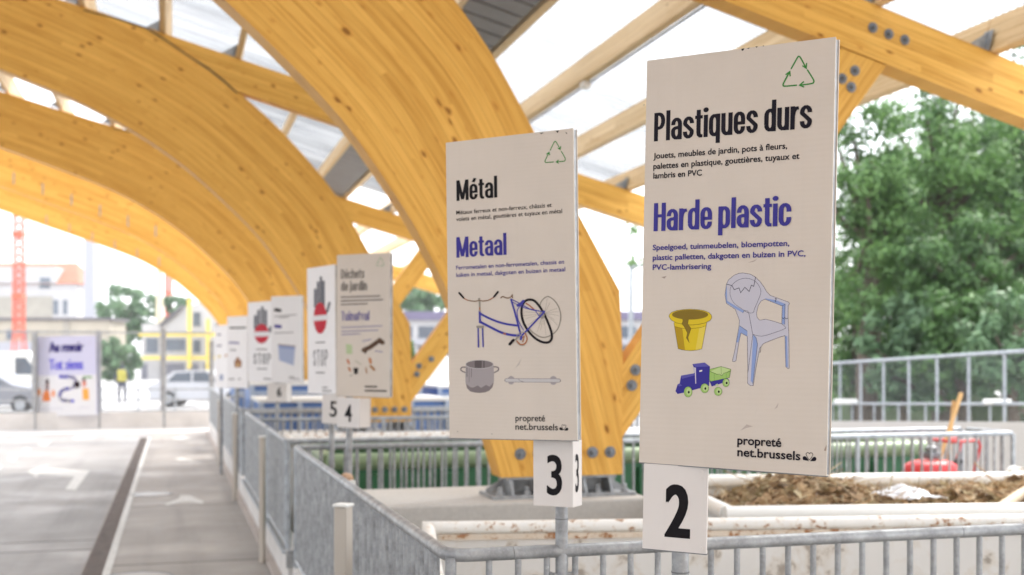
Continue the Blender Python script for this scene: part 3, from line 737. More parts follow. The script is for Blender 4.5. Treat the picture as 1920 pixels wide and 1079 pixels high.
# red mower and two tool handles on the walkway
mp = on_y(1745, 880, 9.36)
t = thing('lawn_mower', (mp.x, 9.36, 0), 'red lawn mower with bent red handle standing high between the railings', 'lawn mower')
z = mp.z - .02
b = MB(); prof = [(.0, .10), (.16, .10), (.225, .06), (.25, -.02), (.25, -.09), (.235, -.09)]
rows = [[(mp.x + r0 * 1.15 * math.cos(a), 9.36 + r0 * .8 * math.sin(a), z + h) for r0, h in prof] for a in [i * math.pi / 14 for i in range(29)]]
b.grid(rows, True); b.build('deck', RED_STEEL, t)
b = MB(); b.box((mp.x + .01, 9.36, z + .15), (.13, .13, .07), bev=.02); b.disc((mp.x + .01, 9.36, z + .195), (0, 0, 1), .06, .03, 18, .012); b.build('engine', plain('engine_grey', (.20, .205, .215), .4, .2, 20, .4), t)
for sx in (-.2, .22):
    for s2 in (-.2, .2):
        b = MB(); b.tube([(mp.x + sx, 9.36 + s2 - .02, z - .12), (mp.x + sx, 9.36 + s2 + .02, z - .12)], .07, 14); b.build('wheel', BLACK_RUB, t)
h0, h1, h2 = on_y(1810, 885, 9.32), on_y(1822, 835, 9.32), on_y(1785, 827, 9.32)
for dy in (-.14, .14):
    b = MB(); b.tube([(h0.x, 9.34 + dy, z - .02), (h0.x + .02, 9.34 + dy, h0.z + .08), (h1.x, 9.34 + dy, h1.z), (h1.x - .03, 9.34 + dy, h2.z + .01)], .014, 8); b.build('handle_tube', RED_STEEL, t)
b = MB(); b.tube([(h1.x - .03, 9.48, h2.z + .01), (h2.x, 9.48, h2.z), (h2.x - .12, 9.46, h2.z + .005), (h2.x - .12, 9.22, h2.z + .005), (h2.x, 9.20, h2.z), (h1.x - .03, 9.20, h2.z + .01)], .015, 8); b.build('grip_bar', RED_STEEL, t)
b = MB(); b.tube([(mp.x + .22, 9.36, z - .01), (h0.x - .03, 9.36, z + .10)], .035, 10); b.build('chute', BLACK_RUB, t)
tc = thing('steel_crate', (mp.x, 9.36, 0), 'grey steel crate on the walkway carrying the red mower', 'crate')
zt = z - .19; b = MB(); b.box((mp.x, 9.36, zt / 2), (.62, .56, zt - .02)); b.build('body', GALV_D, tc)
b = MB(); b.box((mp.x, 9.36, zt - .01), (.68, .60, .03)); b.build('lid', GALV, tc)
for (x0, y0, x1, y1, r0, lab) in ((1776, 890, 1788, 752, .017, 'shorter wooden tool handle leaning on the railing beside the mower'), (1780, 805, 1802, 738, .021, 'thicker taller wooden tool handle leaning beside the mower')):
    a, c = on_y(x0, y0, 9.5), on_y(x1, y1, 9.62)
    a = a + (a - c) * ((a.z - .02) / (c.z - a.z)); b = MB(); b.tube([a, (a + c) / 2, c], r0, 8)
    tag(b.build('tool_handle', W_SHAFT), lab, 'tool handle', 'wooden tool handles')
# ================================================================= SIGNS
_glyph = {}
def text_geo(s, off, space=1.0):
    k = (s, off, space)
    if k not in _glyph:
        cu = bpy.data.curves.new('t', 'FONT'); cu.body = s; cu.size = 1; cu.offset = off; cu.resolution_u = 4; cu.space_character = space; cu.fill_mode = 'FRONT'
        o = bpy.data.objects.new('t', cu); COL.objects.link(o)
        dg = bpy.context.evaluated_depsgraph_get(); me = o.evaluated_get(dg).to_mesh()
        _glyph[k] = ([(v.co.x, v.co.y) for v in me.vertices], [tuple(p.vertices) for p in me.polygons])
        o.evaluated_get(dg).to_mesh_clear(); bpy.data.objects.remove(o); bpy.data.curves.remove(cu)
    return _glyph[k]
def cap_height():
    return max(y for x, y in text_geo('H', 0.0)[0])
CAP = cap_height()
class Panel:
    """A flat board in space. Corners are read from the photo; the depth of each upright edge follows from the board's known height."""
    def __init__(s, TL, TR, BR, BL, H=.95, zl=None, zr=None):
        zl = zl or H * F / (BL[1] - TL[1]); zr = zr or H * F / (BR[1] - TR[1])
        a, b, c, d_ = at(*TL, zl), at(*TR, zr), at(*BR, zr), at(*BL, zl)
        s.c = (a + b + c + d_) / 4; s.r = ((b - a) + (c - d_)).normalized(); u = ((a - d_) + (b - c)).normalized()
        s.n = s.r.cross(u).normalized(); s.u = s.n.cross(s.r).normalized()
        s.w = ((b - a).length + (c - d_).length) / 2; s.h = ((a - d_).length + (b - c).length) / 2
        s.layer = 0
    def pt(s, x, y, h=0.0): return s.c + s.r * x + s.u * y + s.n * h
    def loc(s, px, py):
        o = Vector((0, 0, EYE)); r_ = ray(px, py); t_ = (s.c - o).dot(s.n) / r_.dot(s.n); q = o + r_ * t_ - s.c
        return (q.dot(s.r), q.dot(s.u))
    def lift(s):
        s.layer += 1; return .0003 + .00003 * s.layer
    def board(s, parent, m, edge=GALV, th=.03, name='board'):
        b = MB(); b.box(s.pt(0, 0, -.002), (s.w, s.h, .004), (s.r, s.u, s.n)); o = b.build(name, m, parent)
        b = MB(); b.box(s.pt(0, -s.h / 2 - .0012, -.006), (s.w + .002, .0024, .012), (s.r, s.u, s.n)); b.build('edge_shadow_strip', GALV_D, o)  # dark strip added to draw the shadow gap below the board
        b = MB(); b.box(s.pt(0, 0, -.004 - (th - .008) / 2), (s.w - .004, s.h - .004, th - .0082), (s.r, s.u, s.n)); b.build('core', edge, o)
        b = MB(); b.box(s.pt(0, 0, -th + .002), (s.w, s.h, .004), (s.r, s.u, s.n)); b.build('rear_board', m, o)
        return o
    def text(s, parent, txt, zf, x0, ybase, x1, cap, m, off=.012, thick=0.0, name='lettering', dst=None, space=1.0):
        """zf maps zoom pixels to photo pixels; the line starts at (x0, ybase), ends at x1, capitals are cap zoom pixels high."""
        a = s.loc(*zf(x0, ybase)); t_ = s.loc(*zf(x0, ybase - cap)); hgt = (t_[1] - a[1]) / CAP
        sl = (s.loc(*zf(x1, ybase))[0] - a[0]); P, Fs = text_geo(txt, off, space)
        xa, xb = min(p[0] for p in P), max(p[0] for p in P); sx = (sl - thick) / (xb - xa)
        b = dst or MB(); cps = max(1, int(round(thick / (.0022 if thick > .004 else .0012)))) if thick else 0
        for k in range(cps + 1):
            dx = thick * k / cps if cps else 0; h = s.lift()
            q = [s.pt(a[0] + (p[0] - xa) * sx + dx, a[1] + p[1] * hgt, h) for p in P]
            for f_ in Fs: b.face([q[i] for i in f_])
        if cps: s.layer -= cps * 0
        if dst is None: return b.build(name, m, parent)
    def poly(s, b, pts, zf, h=None):
        L = [s.loc(*zf(*p)) for p in pts]; h = h or s.lift()
        tr = tessellate_polygon([[Vector((x, y, 0)) for x, y in L]])
        for t_ in tr:
            q = [s.pt(*L[i], h) for i in t_]
            if (q[1] - q[0]).cross(q[2] - q[0]).dot(s.n) < 0: q.reverse()
            b.face(q)
    def stroke(s, b, pts, wd, zf, closed=False, h=None, sm=0):
        """a ribbon wd zoom pixels wide along the points"""
        if sm:
            P = [Vector((*p, 0)) for p in pts]; o = []; n = len(P)
            for i in range(n if closed else n - 1):
                g = (lambda j: P[j % n]) if closed else (lambda j: P[max(0, min(n - 1, j))])
                p0, p1, p2, p3 = g(i-1), g(i), g(i+1), g(i+2)
                for k in range(sm):
                    u = k / sm; o.append(.5*((2*p1)+(p2-p0)*u+(2*p0-5*p1+4*p2-p3)*u*u+(3*p1-p0-3*p2+p3)*u**3))
            if not closed: o.append(P[-1])
            pts = [(p.x, p.y) for p in o]
        h = h or s.lift(); n = len(pts); V = [Vector(p) for p in pts]; A, B_ = [], []
        for i in range(n):
            pa = V[i-1] if (i or closed) else V[i]; pb = V[(i+1) % n] if (i < n-1 or closed) else V[i]
            d1 = (V[i]-pa).normalized() if (V[i]-pa).length else None; d2 = (pb-V[i]).normalized() if (pb-V[i]).length else None
            d1 = d1 or d2; d2 = d2 or d1; t_ = (d1 + d2); t_ = t_.normalized() if t_.length > 1e-6 else d1
            nn = Vector((-t_.y, t_.x)); k = max(.55, nn.dot(Vector((-d1.y, d1.x)))); q = nn * (wd / 2 / k)
            A.append(s.pt(*s.loc(*zf(*(V[i] + q))), h)); B_.append(s.pt(*s.loc(*zf(*(V[i] - q))), h))
        for i in range(n if closed else n - 1):
            j = (i + 1) % n; q = [A[i], A[j], B_[j], B_[i]]
            if (q[1] - q[0]).cross(q[2] - q[0]).dot(s.n) < 0: q.reverse()
            b.face(q)
        if not closed:
            for e in (0, -1): s.poly(b, [(V[e].x + wd/2*math.cos(a), V[e].y + wd/2*math.sin(a)) for a in [k*math.pi/5 for k in range(10)]], zf, h + .00001)
    def ell(s, b, c, rx, ry, zf, rot=0, h=None):
        s.poly(b, [(c[0] + rx*math.cos(a)*math.cos(rot) - ry*math.sin(a)*math.sin(rot), c[1] + rx*math.cos(a)*math.sin(rot) + ry*math.sin(a)*math.cos(rot)) for a in [k*math.pi/16 for k in range(32)]], zf, h)

# condensed heavy poster lettering, drawn stroke by stroke: stems are heavier than the curves
SW, HW = .172, .112; SH, HH = SW / 2, HW / 2; XH = .765; KY = SW / HW
def _arc(cx, cy, rx, ry, a0, a1, n=7): return [(cx + rx * math.cos(R(a0 + (a1 - a0) * i / n)), cy + ry * math.sin(R(a0 + (a1 - a0) * i / n))) for i in range(n + 1)]
def glyph(ch):
    """(advance width, strokes, dots) with capitals one unit high"""
    w = .455; L, Rr = SH, w - SH; m = w / 2; rx = Rr - L; rx /= 2; t, b = XH - HH, HH; ry = .17
    top = lambda a0=180, a1=0, y=t: _arc(m, y - ry, rx, ry, a0, a1); bot = lambda a0=180, a1=360: _arc(m, b + ry, rx, ry, a0, a1)
    oo = [(L, b + ry)] + top() + [(Rr, b + ry)] + _arc(m, b + ry, rx, ry, 0, -180)
    if ch == ' ': return .16, [], []
    if ch == 'l': return SW, [[(L, 0), (L, 1.05)]], []
    if ch == 'i': return SW, [[(L, 0), (L, XH)]], [(L, .935)]
    if ch == 'j': return SW, [[(L, XH), (L, -.08), (L - .03, -.15), (L - .10, -.185)]], [(L, .935)]
    if ch == 't': return .315, [[(.145, .96), (.145, .20), (.165, .10), (.22, b), (.315, b)], [(0, t), (.315, t)]], []
    if ch == 'f': return .315, [[(.13, 0), (.13, .84)] + _arc(.25, .84, .12, .15, 180, 95), [(0, t), (.315, t)]], []
    if ch == 'u': return w, [[(L, XH)] + bot() + [(Rr, .3)], [(Rr, 0), (Rr, XH)]], []
    if ch == 'n': return w, [[(L, 0), (L, XH)], [(L, .45)] + top() + [(Rr, 0)]], []
    if ch == 'h': return w, [[(L, 0), (L, 1.05)], [(L, .45)] + top() + [(Rr, 0)]], []
    if ch == 'r': return .315, [[(L, 0), (L, XH)], [(L, .42), (L + .03, .58), (L + .10, .685), (.315, .70)]], []
    if ch in 'oO':
        if ch == 'o': return w, [oo], []
        return .47, [[(L, b + ry)] + _arc(m, 1 - HH - ry, rx, ry, 180, 0) + [(Rr, b + ry)] + _arc(m, b + ry, rx, ry, 0, -180)], []
    if ch == 'd': return w, [oo, [(Rr, 0), (Rr, 1.05)]], []
    if ch == 'b': return w, [oo, [(L, 0), (L, 1.05)]], []
    if ch == 'q': return w, [oo, [(Rr, -.235), (Rr, XH)]], []
    if ch == 'p': return w, [oo, [(L, -.235), (L, XH)]], []
    if ch == 'c': return w, [[(Rr, .47)] + _arc(m, t - ry, rx, ry, 0, 180) + bot() + [(Rr, .29)]], []
    if ch in 'eé': return w, [[(L, .375), (Rr, .375)] + _arc(m, t - ry, rx, ry, 0, 180) + bot() + [(Rr, .26)]] + ([[(m - .02, .845), (m + .10, 1.03)]] if ch == 'é' else []), []
    if ch == 'a': return w, [[(L, .51)] + top() + [(Rr, 0)], [(Rr, .44), (m + .02, .41)] + _arc(m, .30, rx, .11, 90, 180) + bot(180, 350)], []
    if ch in 'sS':
        k = 1 if ch == 's' else 1.0 / XH; P = [(Rr, .52)] + top(0, 180) + [(L + .01, .50), (m, .385), (Rr - .01, .27)] + _arc(m, b + ry, rx, ry, 0, -180)[0:] + [(L, .25)]
        return w, [[(x, y * k) for x, y in P]], []
    if ch == 'v': return .44, [[(L - .01, XH), (.22, .02), (.44 - L + .01, XH)]], []
    if ch == 'H': return .49, [[(L, 0), (L, 1)], [(.49 - L, 0), (.49 - L, 1)], [(L, .54), (.49 - L, .54)]], []
    if ch == 'P': return .47, [[(L, 0), (L, 1)], [(L, 1 - HH), (.22, 1 - HH)] + _arc(.22, .70, .47 - SH - .22, .30 - HH, 90, -90) + [(L, .40 + HH)]], []
    if ch == 'D': return .49, [[(L, 0), (L, 1)], [(L, 1 - HH), (.2, 1 - HH)] + _arc(.2, .72, .49 - SH - .2, .28 - HH, 90, 0) + _arc(.2, .28, .49 - SH - .2, .28 - HH, 0, -90) + [(L, HH)]], []
    if ch == 'T': return .44, [[(.22, 0), (.22, 1)], [(0, 1 - HH), (.44, 1 - HH)]], []
    if ch == 'M': return .68, [[(L, 0), (L, 1)], [(.68 - L, 0), (.68 - L, 1)], [(L + .01, 1), (.34, .06)], [(.34, .06), (.67 - L, 1)]], []
    raise KeyError(ch)
def poster(pn, parent, txt, zf, x0, ybase, x1, cap, m, dst=None, gap=.042, name='heading', wt=1.0):
    a = pn.loc(*zf(x0, ybase)); hgt = pn.loc(*zf(x0, ybase - cap))[1] - a[1]; wid = pn.loc(*zf(x1, ybase))[0] - a[0]
    tot = sum(glyph(c)[0] for c in txt) + gap * (len(txt) - 1); sx = wid / tot; b = dst or MB(); x = 0
    for c in txt:
        w, S, D = glyph(c)
        for P in S:
            V = [Vector((p[0], p[1] * KY)) for p in P]; n = len(V); A, B_ = [], []; h = pn.lift()
            for i in range(n):
                d1 = (V[i] - V[max(0, i - 1)]); d2 = (V[min(n - 1, i + 1)] - V[i]); d1 = d1.normalized() if d1.length else d2.normalized(); d2 = d2.normalized() if d2.length else d1
                t_ = (d1 + d2).normalized(); nn = Vector((-t_.y, t_.x)); q = nn * (SH * wt / max(.5, nn.dot(Vector((-d1.y, d1.x)))))
                for o, Lst in ((q, A), (-q, B_)):
                    p = V[i] + o; Lst.append(pn.pt(a[0] + (x + p.x) * sx, a[1] + p.y / KY * hgt, h))
            for i in range(n - 1):
                f_ = [A[i], A[i + 1], B_[i + 1], B_[i]]
                if (f_[1] - f_[0]).cross(f_[2] - f_[0]).dot(pn.n) < 0: f_.reverse()
                b.face(f_)
        for dx, dy in D:
            h = pn.lift(); b.face([pn.pt(a[0] + (x + dx + .112 * math.cos(k * math.pi / 10)) * sx, a[1] + (dy + .085 * math.sin(k * math.pi / 10)) * hgt, h) for k in range(20)])
        x += w + gap
    if dst is None: return b.build(name, m, parent)
def Z(ox, oy, sc): return lambda x, y: (ox + x / sc, oy + y / sc)
NAVY = ink(38, 32, 46); BLK = ink(34, 30, 34); VIO = ink(68, 62, 148); GRN = ink(62, 140, 62)
def draw(pn, parent, name, items, zf):
    """a printed picture: one mesh, one material slot per colour"""
    b = MB(); mats = []; idx = []; pn.layer = 0
    for it in items:
        m = it[1]
        if m not in mats: mats.append(m)
        n0 = len(b.f)
        if it[0] == 'p': pn.poly(b, it[2], zf)
        elif it[0] == 's': pn.stroke(b, it[2], it[3], zf, *(it[4:5] or (False,)), sm=(it[5] if len(it) > 5 else 0))
        elif it[0] == 'e': pn.ell(b, it[2], it[3], it[4], zf, it[5] if len(it) > 5 else 0)
        idx += [mats.index(m)] * (len(b.f) - n0)
    o = b.build(name, mats[0], parent)
    for m in mats[1:]: o.data.materials.append(m)
    o.data.polygons.foreach_set('material_index', idx); return o
def pole(t, x, y, top, z0=0, r=.0205):
    b = MB(); b.tube([(x, y, z0), (x, y, top)], r, 14); o = b.build('pole', GALV, t)
    b = MB(); b.tube([(x, y, RZ + .10), (x, y, RZ + .103)], r + .0012, 14); b.build('pole_joint', GALV_D, o)
    return o
def recycle(pn, t, zf, S1, S2, S3, wd, m=GRN):
    it = []
    for S, hd in (S1, S2, S3):
        it.append(('s', m, S, wd, False, 3)); it.append(('s', m, hd, wd))
    return draw(pn, t, 'recycling_symbol', it, zf)
def iris(pn, t, zf, heart, lf, rt, wd, m):
    return draw(pn, t, 'iris_emblem', [('s', m, heart, wd, True, 3), ('p', m, lf), ('p', m, rt)], zf)
BGM = PANEL
# ---------------------------------------------------------------- sign two: hard plastics
P2 = Panel((1206.5, 115), (1559.5, 70.5), (1556.5, 893.5), (1205, 867.5))
pb = at(1275.5, 1060, 2.78)
t = thing('bay_sign', (pb.x, pb.y, 0), 'largest beige sign reading Plastiques durs above a plate numbered 2', 'sign', 'bay signs on galvanised poles')
pole(t, pb.x, pb.y, P2.pt(0, -.4, 0).z, 0)
bd = P2.board(t, PANEL)
zA, zB, zC = Z(1200, 60, 3.7216), Z(1200, 340, 5.189), Z(1360, 800, 9.6)
poster(P2, bd, 'Plastiques durs', zA, 97, 766, 1198, 198, NAVY)
b = MB()
for s_, y, x1 in (('Jouets, meubles de jardin, pots à fleurs,', 887, 1027), ('palettes en plastique, gouttières, tuyaux et', 959, 1112), ('lambris en PVC', 1025, 432)):
    P2.text(bd, s_, zA, 94, y, x1, 39, NAVY, .018, 0, dst=b)
b.build('small_lettering', NAVY, bd)
poster(P2, bd, 'Harde plastic', zB, 133, 489, 1470, 273, VIO)
b = MB()
for s_, y, x1 in (('Speelgoed, tuinmeubelen, bloempotten,', 672, 1455), ('plastic palletten, dakgoten en buizen in PVC,', 770, 1612), ('PVC-lambrisering', 865, 695)):
    P2.text(bd, s_, zB, 126, y, x1, 51, VIO, .018, 0, dst=b)
b.build('small_lettering', VIO, bd)
b = MB(); P2.text(bd, 'propreté', zC, 220, 318, 1012, 150, NAVY, .02, 0, dst=b); P2.text(bd, 'net.brussels', zC, 220, 530, 1355, 150, NAVY, .02, 0, dst=b); b.build('operator_name', NAVY, bd)
iris(P2, bd, zC, [(1514, 600), (1462, 520), (1455, 490), (1478, 471), (1502, 476), (1515, 492), (1532, 474), (1558, 477), (1575, 502), (1568, 528)],
     [(1505, 628), (1490, 590), (1455, 545), (1425, 533), (1398, 545), (1390, 575), (1402, 603), (1440, 612), (1480, 618)],
     [(1525, 628), (1560, 575), (1590, 548), (1618, 546), (1640, 570), (1640, 600), (1620, 622), (1580, 624)], 11, NAVY)
recycle(P2, bd, zA, ([(1056, 257), (1098, 182), (1108, 173), (1120, 181), (1158, 250)], [(1137, 239), (1160, 254), (1163, 222)]),
        ([(1170, 268), (1211, 335), (1212, 350), (1200, 361), (1120, 373)], [(1141, 350), (1115, 373), (1142, 385)]),
        ([(1092, 373), (1010, 380), (1000, 372), (1003, 357), (1044, 280)], [(1020, 298), (1046, 278), (1048, 307)]), 10)
zP = Z(1240, 560, 5.393)
Y1, Y2, Y3, OL, DK = ink(228, 200, 48), ink(188, 154, 40), ink(236, 212, 90), ink(140, 116, 44), ink(70, 58, 30)
rim = [(78, 182), (84, 160), (105, 140), (160, 121), (225, 112), (290, 108), (370, 113), (430, 122), (485, 143), (508, 170), (511, 195), (495, 222), (445, 247), (380, 262), (300, 269), (220, 262), (150, 246), (100, 218)]
draw(P2, bd, 'flower_pot_print', [
    ('p', Y1, [(127, 240), (170, 508), (200, 518), (240, 525), (300, 529), (360, 524), (410, 510), (460, 240), (300, 265)]),
    ('p', Y2, [(135, 285), (170, 508), (205, 519), (240, 525), (213, 300)]), ('p', Y3, [(385, 300), (345, 524), (376, 521), (410, 510), (448, 278)]),
    ('p', Y1, [(127, 245), (135, 284), (200, 300), (300, 305), (400, 295), (449, 277), (460, 242), (380, 262), (300, 269), (220, 262)]),
    ('s', DK, [(135, 284), (200, 300), (300, 305), (400, 295), (449, 277)], 3), ('s', DK, [(127, 245), (170, 508), (205, 519), (240, 525), (300, 529), (360, 524), (410, 510), (460, 242)], 3),
    ('p', Y1, rim), ('s', DK, rim, 3.5, True), ('e', OL, (292, 164), 183, 50), 
    ('p', OL, [(215, 205), (235, 205), (276, 213), (268, 255), (302, 305), (270, 395), (286, 453), (254, 400), (265, 350), (236, 290), (208, 255), (218, 228)]),
    ('s', DK, [(276, 213), (268, 255), (302, 305), (270, 395), (286, 453), (254, 400), (265, 350), (236, 290), (208, 255), (220, 228), (216, 212)], 3)], zP)
N1, N2, G1, G2, GD = ink(62, 56, 150), ink(96, 92, 172), ink(164, 200, 112), ink(196, 218, 150), ink(66, 92, 50)
wheels = []
for c, rx, ry in (((272, 945), 40, 52), ((440, 908), 40, 46), ((655, 852), 33, 40), ((576, 940), 38, 42)):
    wheels += [('e', GD, c, rx + 2.5, ry + 2.5), ('e', G1, c, rx, ry), ('e', G2, (c[0] + 7, c[1] - 2), rx * .66, ry * .7), ('e', BLK, (c[0] + 7, c[1] + 3), 10, 13)]
draw(P2, bd, 'toy_train_print', [
    ('p', N1, [(485, 832), (510, 891), (690, 832), (668, 803)]),
    ('p', N1, [(143, 938), (165, 966), (232, 952), (484, 882), (492, 688), (440, 648), (315, 663), (325, 688), (332, 757), (200, 780), (186, 860), (165, 868)]),
    ('p', N2, [(315, 663), (440, 648), (492, 688), (345, 692)]), ('p', N2, [(200, 780), (335, 756), (336, 778), (212, 812)]), ('p', N2, [(165, 868), (186, 860), (212, 880), (180, 890)]),
    ('p', ink(214, 206, 214), [(336, 697), (350, 701), (353, 862), (346, 862)]), ('p', ink(232, 226, 230), [(385, 728), (415, 722), (413, 737), (386, 743)]),
    ('p', ink(196, 190, 205), [(322, 690), (334, 695), (345, 750), (330, 752)]),
    ('p', G1, [(490, 716), (605, 688), (705, 716), (690, 800), (500, 840), (486, 822)]), ('p', G2, [(497, 736), (605, 692), (698, 720), (630, 765), (610, 782), (560, 760)]),
    ('s', GD, [(490, 716), (605, 688), (705, 716), (690, 800), (500, 840), (486, 822)], 3, True), ('s', GD, [(492, 735), (560, 768), (590, 765), (612, 782), (632, 757), (703, 735)], 4),
    ('s', GD, [(605, 690), (608, 765)], 2.5), ('s', GD, [(537, 768), (535, 830)], 2), ('s', GD, [(660, 760), (655, 806)], 2),
    ('p', G2, [(548, 870), (570, 862), (580, 885), (560, 884)])] + wheels, zP)
zc_ = Z(1340, 500, 4.496)
L1, L2, LN = ink(206, 203, 214), ink(150, 170, 218), ink(70, 66, 84)
sil = [(100, 150), (118, 112), (165, 74), (205, 58), (240, 55), (300, 65), (345, 90), (385, 130), (415, 172), (440, 215), (470, 245), (540, 270), (622, 300), (633, 313), (620, 332), (619, 430), (626, 590), (629, 858), (618, 862), (600, 845), (593, 583), (560, 592), (470, 625), (412, 650), (380, 690), (350, 850), (326, 1004), (300, 1004), (278, 985), (280, 900), (276, 590), (222, 560), (205, 640), (180, 795), (165, 804), (150, 798), (172, 700), (205, 510), (210, 455), (175, 362), (100, 312), (88, 240)]
hole = [(358, 430), (354, 390), (368, 330), (392, 292), (425, 276), (570, 334), (566, 484), (500, 462), (430, 445), (380, 453)]
draw(P2, bd, 'garden_chair_print', [
    ('p', L1, sil), ('p', BGM, hole),
    ('p', L2, [(425, 268), (520, 285), (598, 316), (590, 490), (567, 483), (570, 334), (425, 276)]),
    ('p', L2, [(104, 148), (90, 230), (100, 305), (175, 355), (238, 392), (248, 374), (180, 335), (108, 290), (104, 200)]),
    ('p', L2, [(212, 500), (276, 545), (276, 590), (222, 560), (200, 640), (182, 640)]),
    ('p', L2, [(325, 578), (350, 600), (362, 655), (345, 800), (322, 985), (304, 965)]),
    ('p', L2, [(594, 583), (612, 590), (617, 850), (600, 845)]),
    ('s', LN, sil, 3, True), ('s', LN, hole, 3, True),
    ('s', LN, [(130, 215), (135, 180), (155, 148), (195, 117), (250, 100), (310, 108), (362, 145), (391, 210), (370, 280), (337, 355), (326, 388), (285, 391), (240, 365), (165, 310), (135, 255)], 3, True, 3),
    ('s', LN, [(104, 150), (148, 162), (165, 196), (206, 181), (220, 222), (255, 176), (292, 211), (310, 158), (330, 168), (345, 94)], 5),
    ('s', LN, [(238, 392), (252, 372), (280, 376), (290, 400), (322, 575), (280, 900)], 3), ('s', LN, [(325, 575), (350, 600), (362, 655), (345, 800), (322, 990)], 3),
    ('s', LN, [(325, 573), (390, 588), (470, 570), (585, 528), (596, 510), (566, 484)], 3, False, 3), ('s', LN, [(590, 320), (570, 334)], 3), ('s', LN, [(594, 316), (592, 490)], 3),
    ('s', LN, [(568, 432), (582, 440), (592, 430), (604, 442), (618, 436)], 4), ('s', LN, [(510, 270), (522, 272), (510, 290), (518, 300)], 5),
    ('s', LN, [(212, 500), (276, 545)], 3), ('s', LN, [(390, 680), (388, 722), (378, 724)], 3)], zc_)
# wear: chips along the upper edge, scuffs on the face
zN = Z(0, 0, 1)
draw(P2, bd, 'scuff_marks', [('p', BLK, [(1390, 92), (1396, 91), (1394, 95), (1391, 96)]), ('p', BLK, [(1400, 91), (1406, 90), (1404, 92)]), ('p', BLK, [(1416, 88), (1421, 87), (1419, 90)]), ('p', BLK, [(1430, 86), (1433, 86), (1431, 88)]),
    ('p', ink(196, 182, 172), [(1388, 808), (1400, 796), (1412, 800), (1399, 803)]), ('p', ink(194, 180, 170), [(1403, 493), (1420, 486), (1414, 491)]), ('p', ink(196, 182, 172), [(1452, 768), (1460, 755), (1458, 764)]),
    ('p', ink(170, 150, 135), [(1545, 845), (1550, 834), (1549, 846)]), ('p', ink(176, 160, 150), [(1240, 520), (1250, 518), (1246, 523)]), ('p', BLK, [(1207, 196), (1209, 197), (1207, 199)])], zN)
# its number plate
Q2 = Panel((1205.5, 869), (1325.5, 877.5), (1325.5, 1039), (1206.5, 1029), zl=2.765, zr=2.70)
pt_ = Q2.board(t, PLATE, PLATE, .008, 'number_plate')
z2 = Z(1200, 860, 4.929); Q2.text(pt_, '2', z2, 226, 710, 463, 458, BLK, .020, .006, 'numeral')
b = MB()
for q in ((572, 125), (568, 830)): b.disc(Q2.pt(*Q2.loc(*z2(*q)), .0), Q2.n, .0035, .002, 10)
b.build('fixing_screws', PLATE, pt_)
# ---------------------------------------------------------------- sign three: metal
P3 = Panel((836.5, 268), (1076, 240.5), (1081, 826.5), (842.5, 821.5))
t = thing('bay_sign', (S3.x, FY, 0), 'beige sign reading Métal and Metaal with a bicycle print, on a box numbered 3', 'sign', 'bay signs on galvanised poles')
po = pole(t, S3.x, FY, P3.pt(0, -.42, 0).z, 0)
b = MB(); b.tube([(S3.x - .03, FY - .005, RZ - .075), (S3.x + .034, FY - .005, RZ - .075)], .008, 8); b.disc((S3.x + .034, FY - .005, RZ - .075), (1, 0, 0), .012, .008, 6); b.disc((S3.x - .034, FY - .005, RZ - .075), (-1, 0, 0), .012, .008, 6); b.build('clamp_bolt', GALV, po)
bd = P3.board(t, PANEL)
zA, zC, zD = Z(830, 240, 3.719), Z(840, 650, 5.996), Z(840, 530, 8.0)
poster(P3, bd, 'Métal', zA, 97, 511, 382, 143, BLK)
b = MB(); P3.text(bd, 'Métaux ferreux et non-ferreux, châssis et', zA, 95, 606, 762, 28, BLK, .010, 0, dst=b); P3.text(bd, 'volets en métal, gouttières et tuyaux en métal', zA, 95, 652, 835, 28, BLK, .010, 0, dst=b); b.build('small_lettering', BLK, bd)
poster(P3, bd, 'Metaal', zA, 97, 907, 447, 143, VIO)
b = MB(); P3.text(bd, 'Ferrometalen en non-ferrometalen, chassis en', zA, 95, 990, 848, 28, VIO, .010, 0, dst=b); P3.text(bd, 'luiken in metaal, dakgoten en buizen in metaal', zA, 95, 1041, 856, 28, VIO, .010, 0, dst=b); b.build('small_lettering', VIO, bd)
b = MB(); P3.text(bd, 'propreté', zC, 760, 838, 1093, 70, BLK, .010, 0, dst=b); P3.text(bd, 'net.brussels', zC, 760, 935, 1238, 70, BLK, .010, 0, dst=b); b.build('operator_name', BLK, bd)
k_ = lambda L: [(1252 + (x - 1390) * .405, 945 + (y - 620) * .43) for x, y in L]
iris(P3, bd, zC, k_([(1514, 600), (1462, 520), (1455, 490), (1478, 471), (1502, 476), (1515, 492), (1532, 474), (1558, 477), (1575, 502), (1568, 528)]),
     k_([(1505, 628), (1490, 590), (1455, 545), (1425, 533), (1398, 545), (1390, 575), (1402, 603), (1440, 612), (1480, 618)]),
     k_([(1525, 628), (1560, 575), (1590, 548), (1618, 546), (1640, 570), (1640, 600), (1620, 622), (1580, 624)]), 5, BLK)
recycle(P3, bd, zA, ([(750, 157), (777, 102), (785, 96), (793, 102), (818, 146)], [(804, 142), (820, 152), (824, 130)]),
        ([(828, 165), (854, 212), (852, 230), (840, 234), (795, 238)], [(808, 226), (792, 238), (808, 248)]),
        ([(775, 238), (724, 242), (714, 236), (718, 222), (742, 172)], [(726, 184), (743, 170), (746, 190)]), 6.5)
FB, RU, GY, DKG, TAN = ink(74, 72, 164), ink(180, 110, 70), ink(160, 152, 140), ink(52, 44, 48), ink(140, 112, 88)
spk = [((1420, 480), q) for q in ((1150, 440), (1165, 545), (1130, 500), (1200, 640), (1370, 620), (1390, 720), (1440, 640), (1470, 790), (1340, 740))]
spk += [((1440, 470), q) for q in ((1640, 385), (1660, 440), (1660, 500), (1530, 300), (1490, 240), (1640, 640), (1600, 570))]
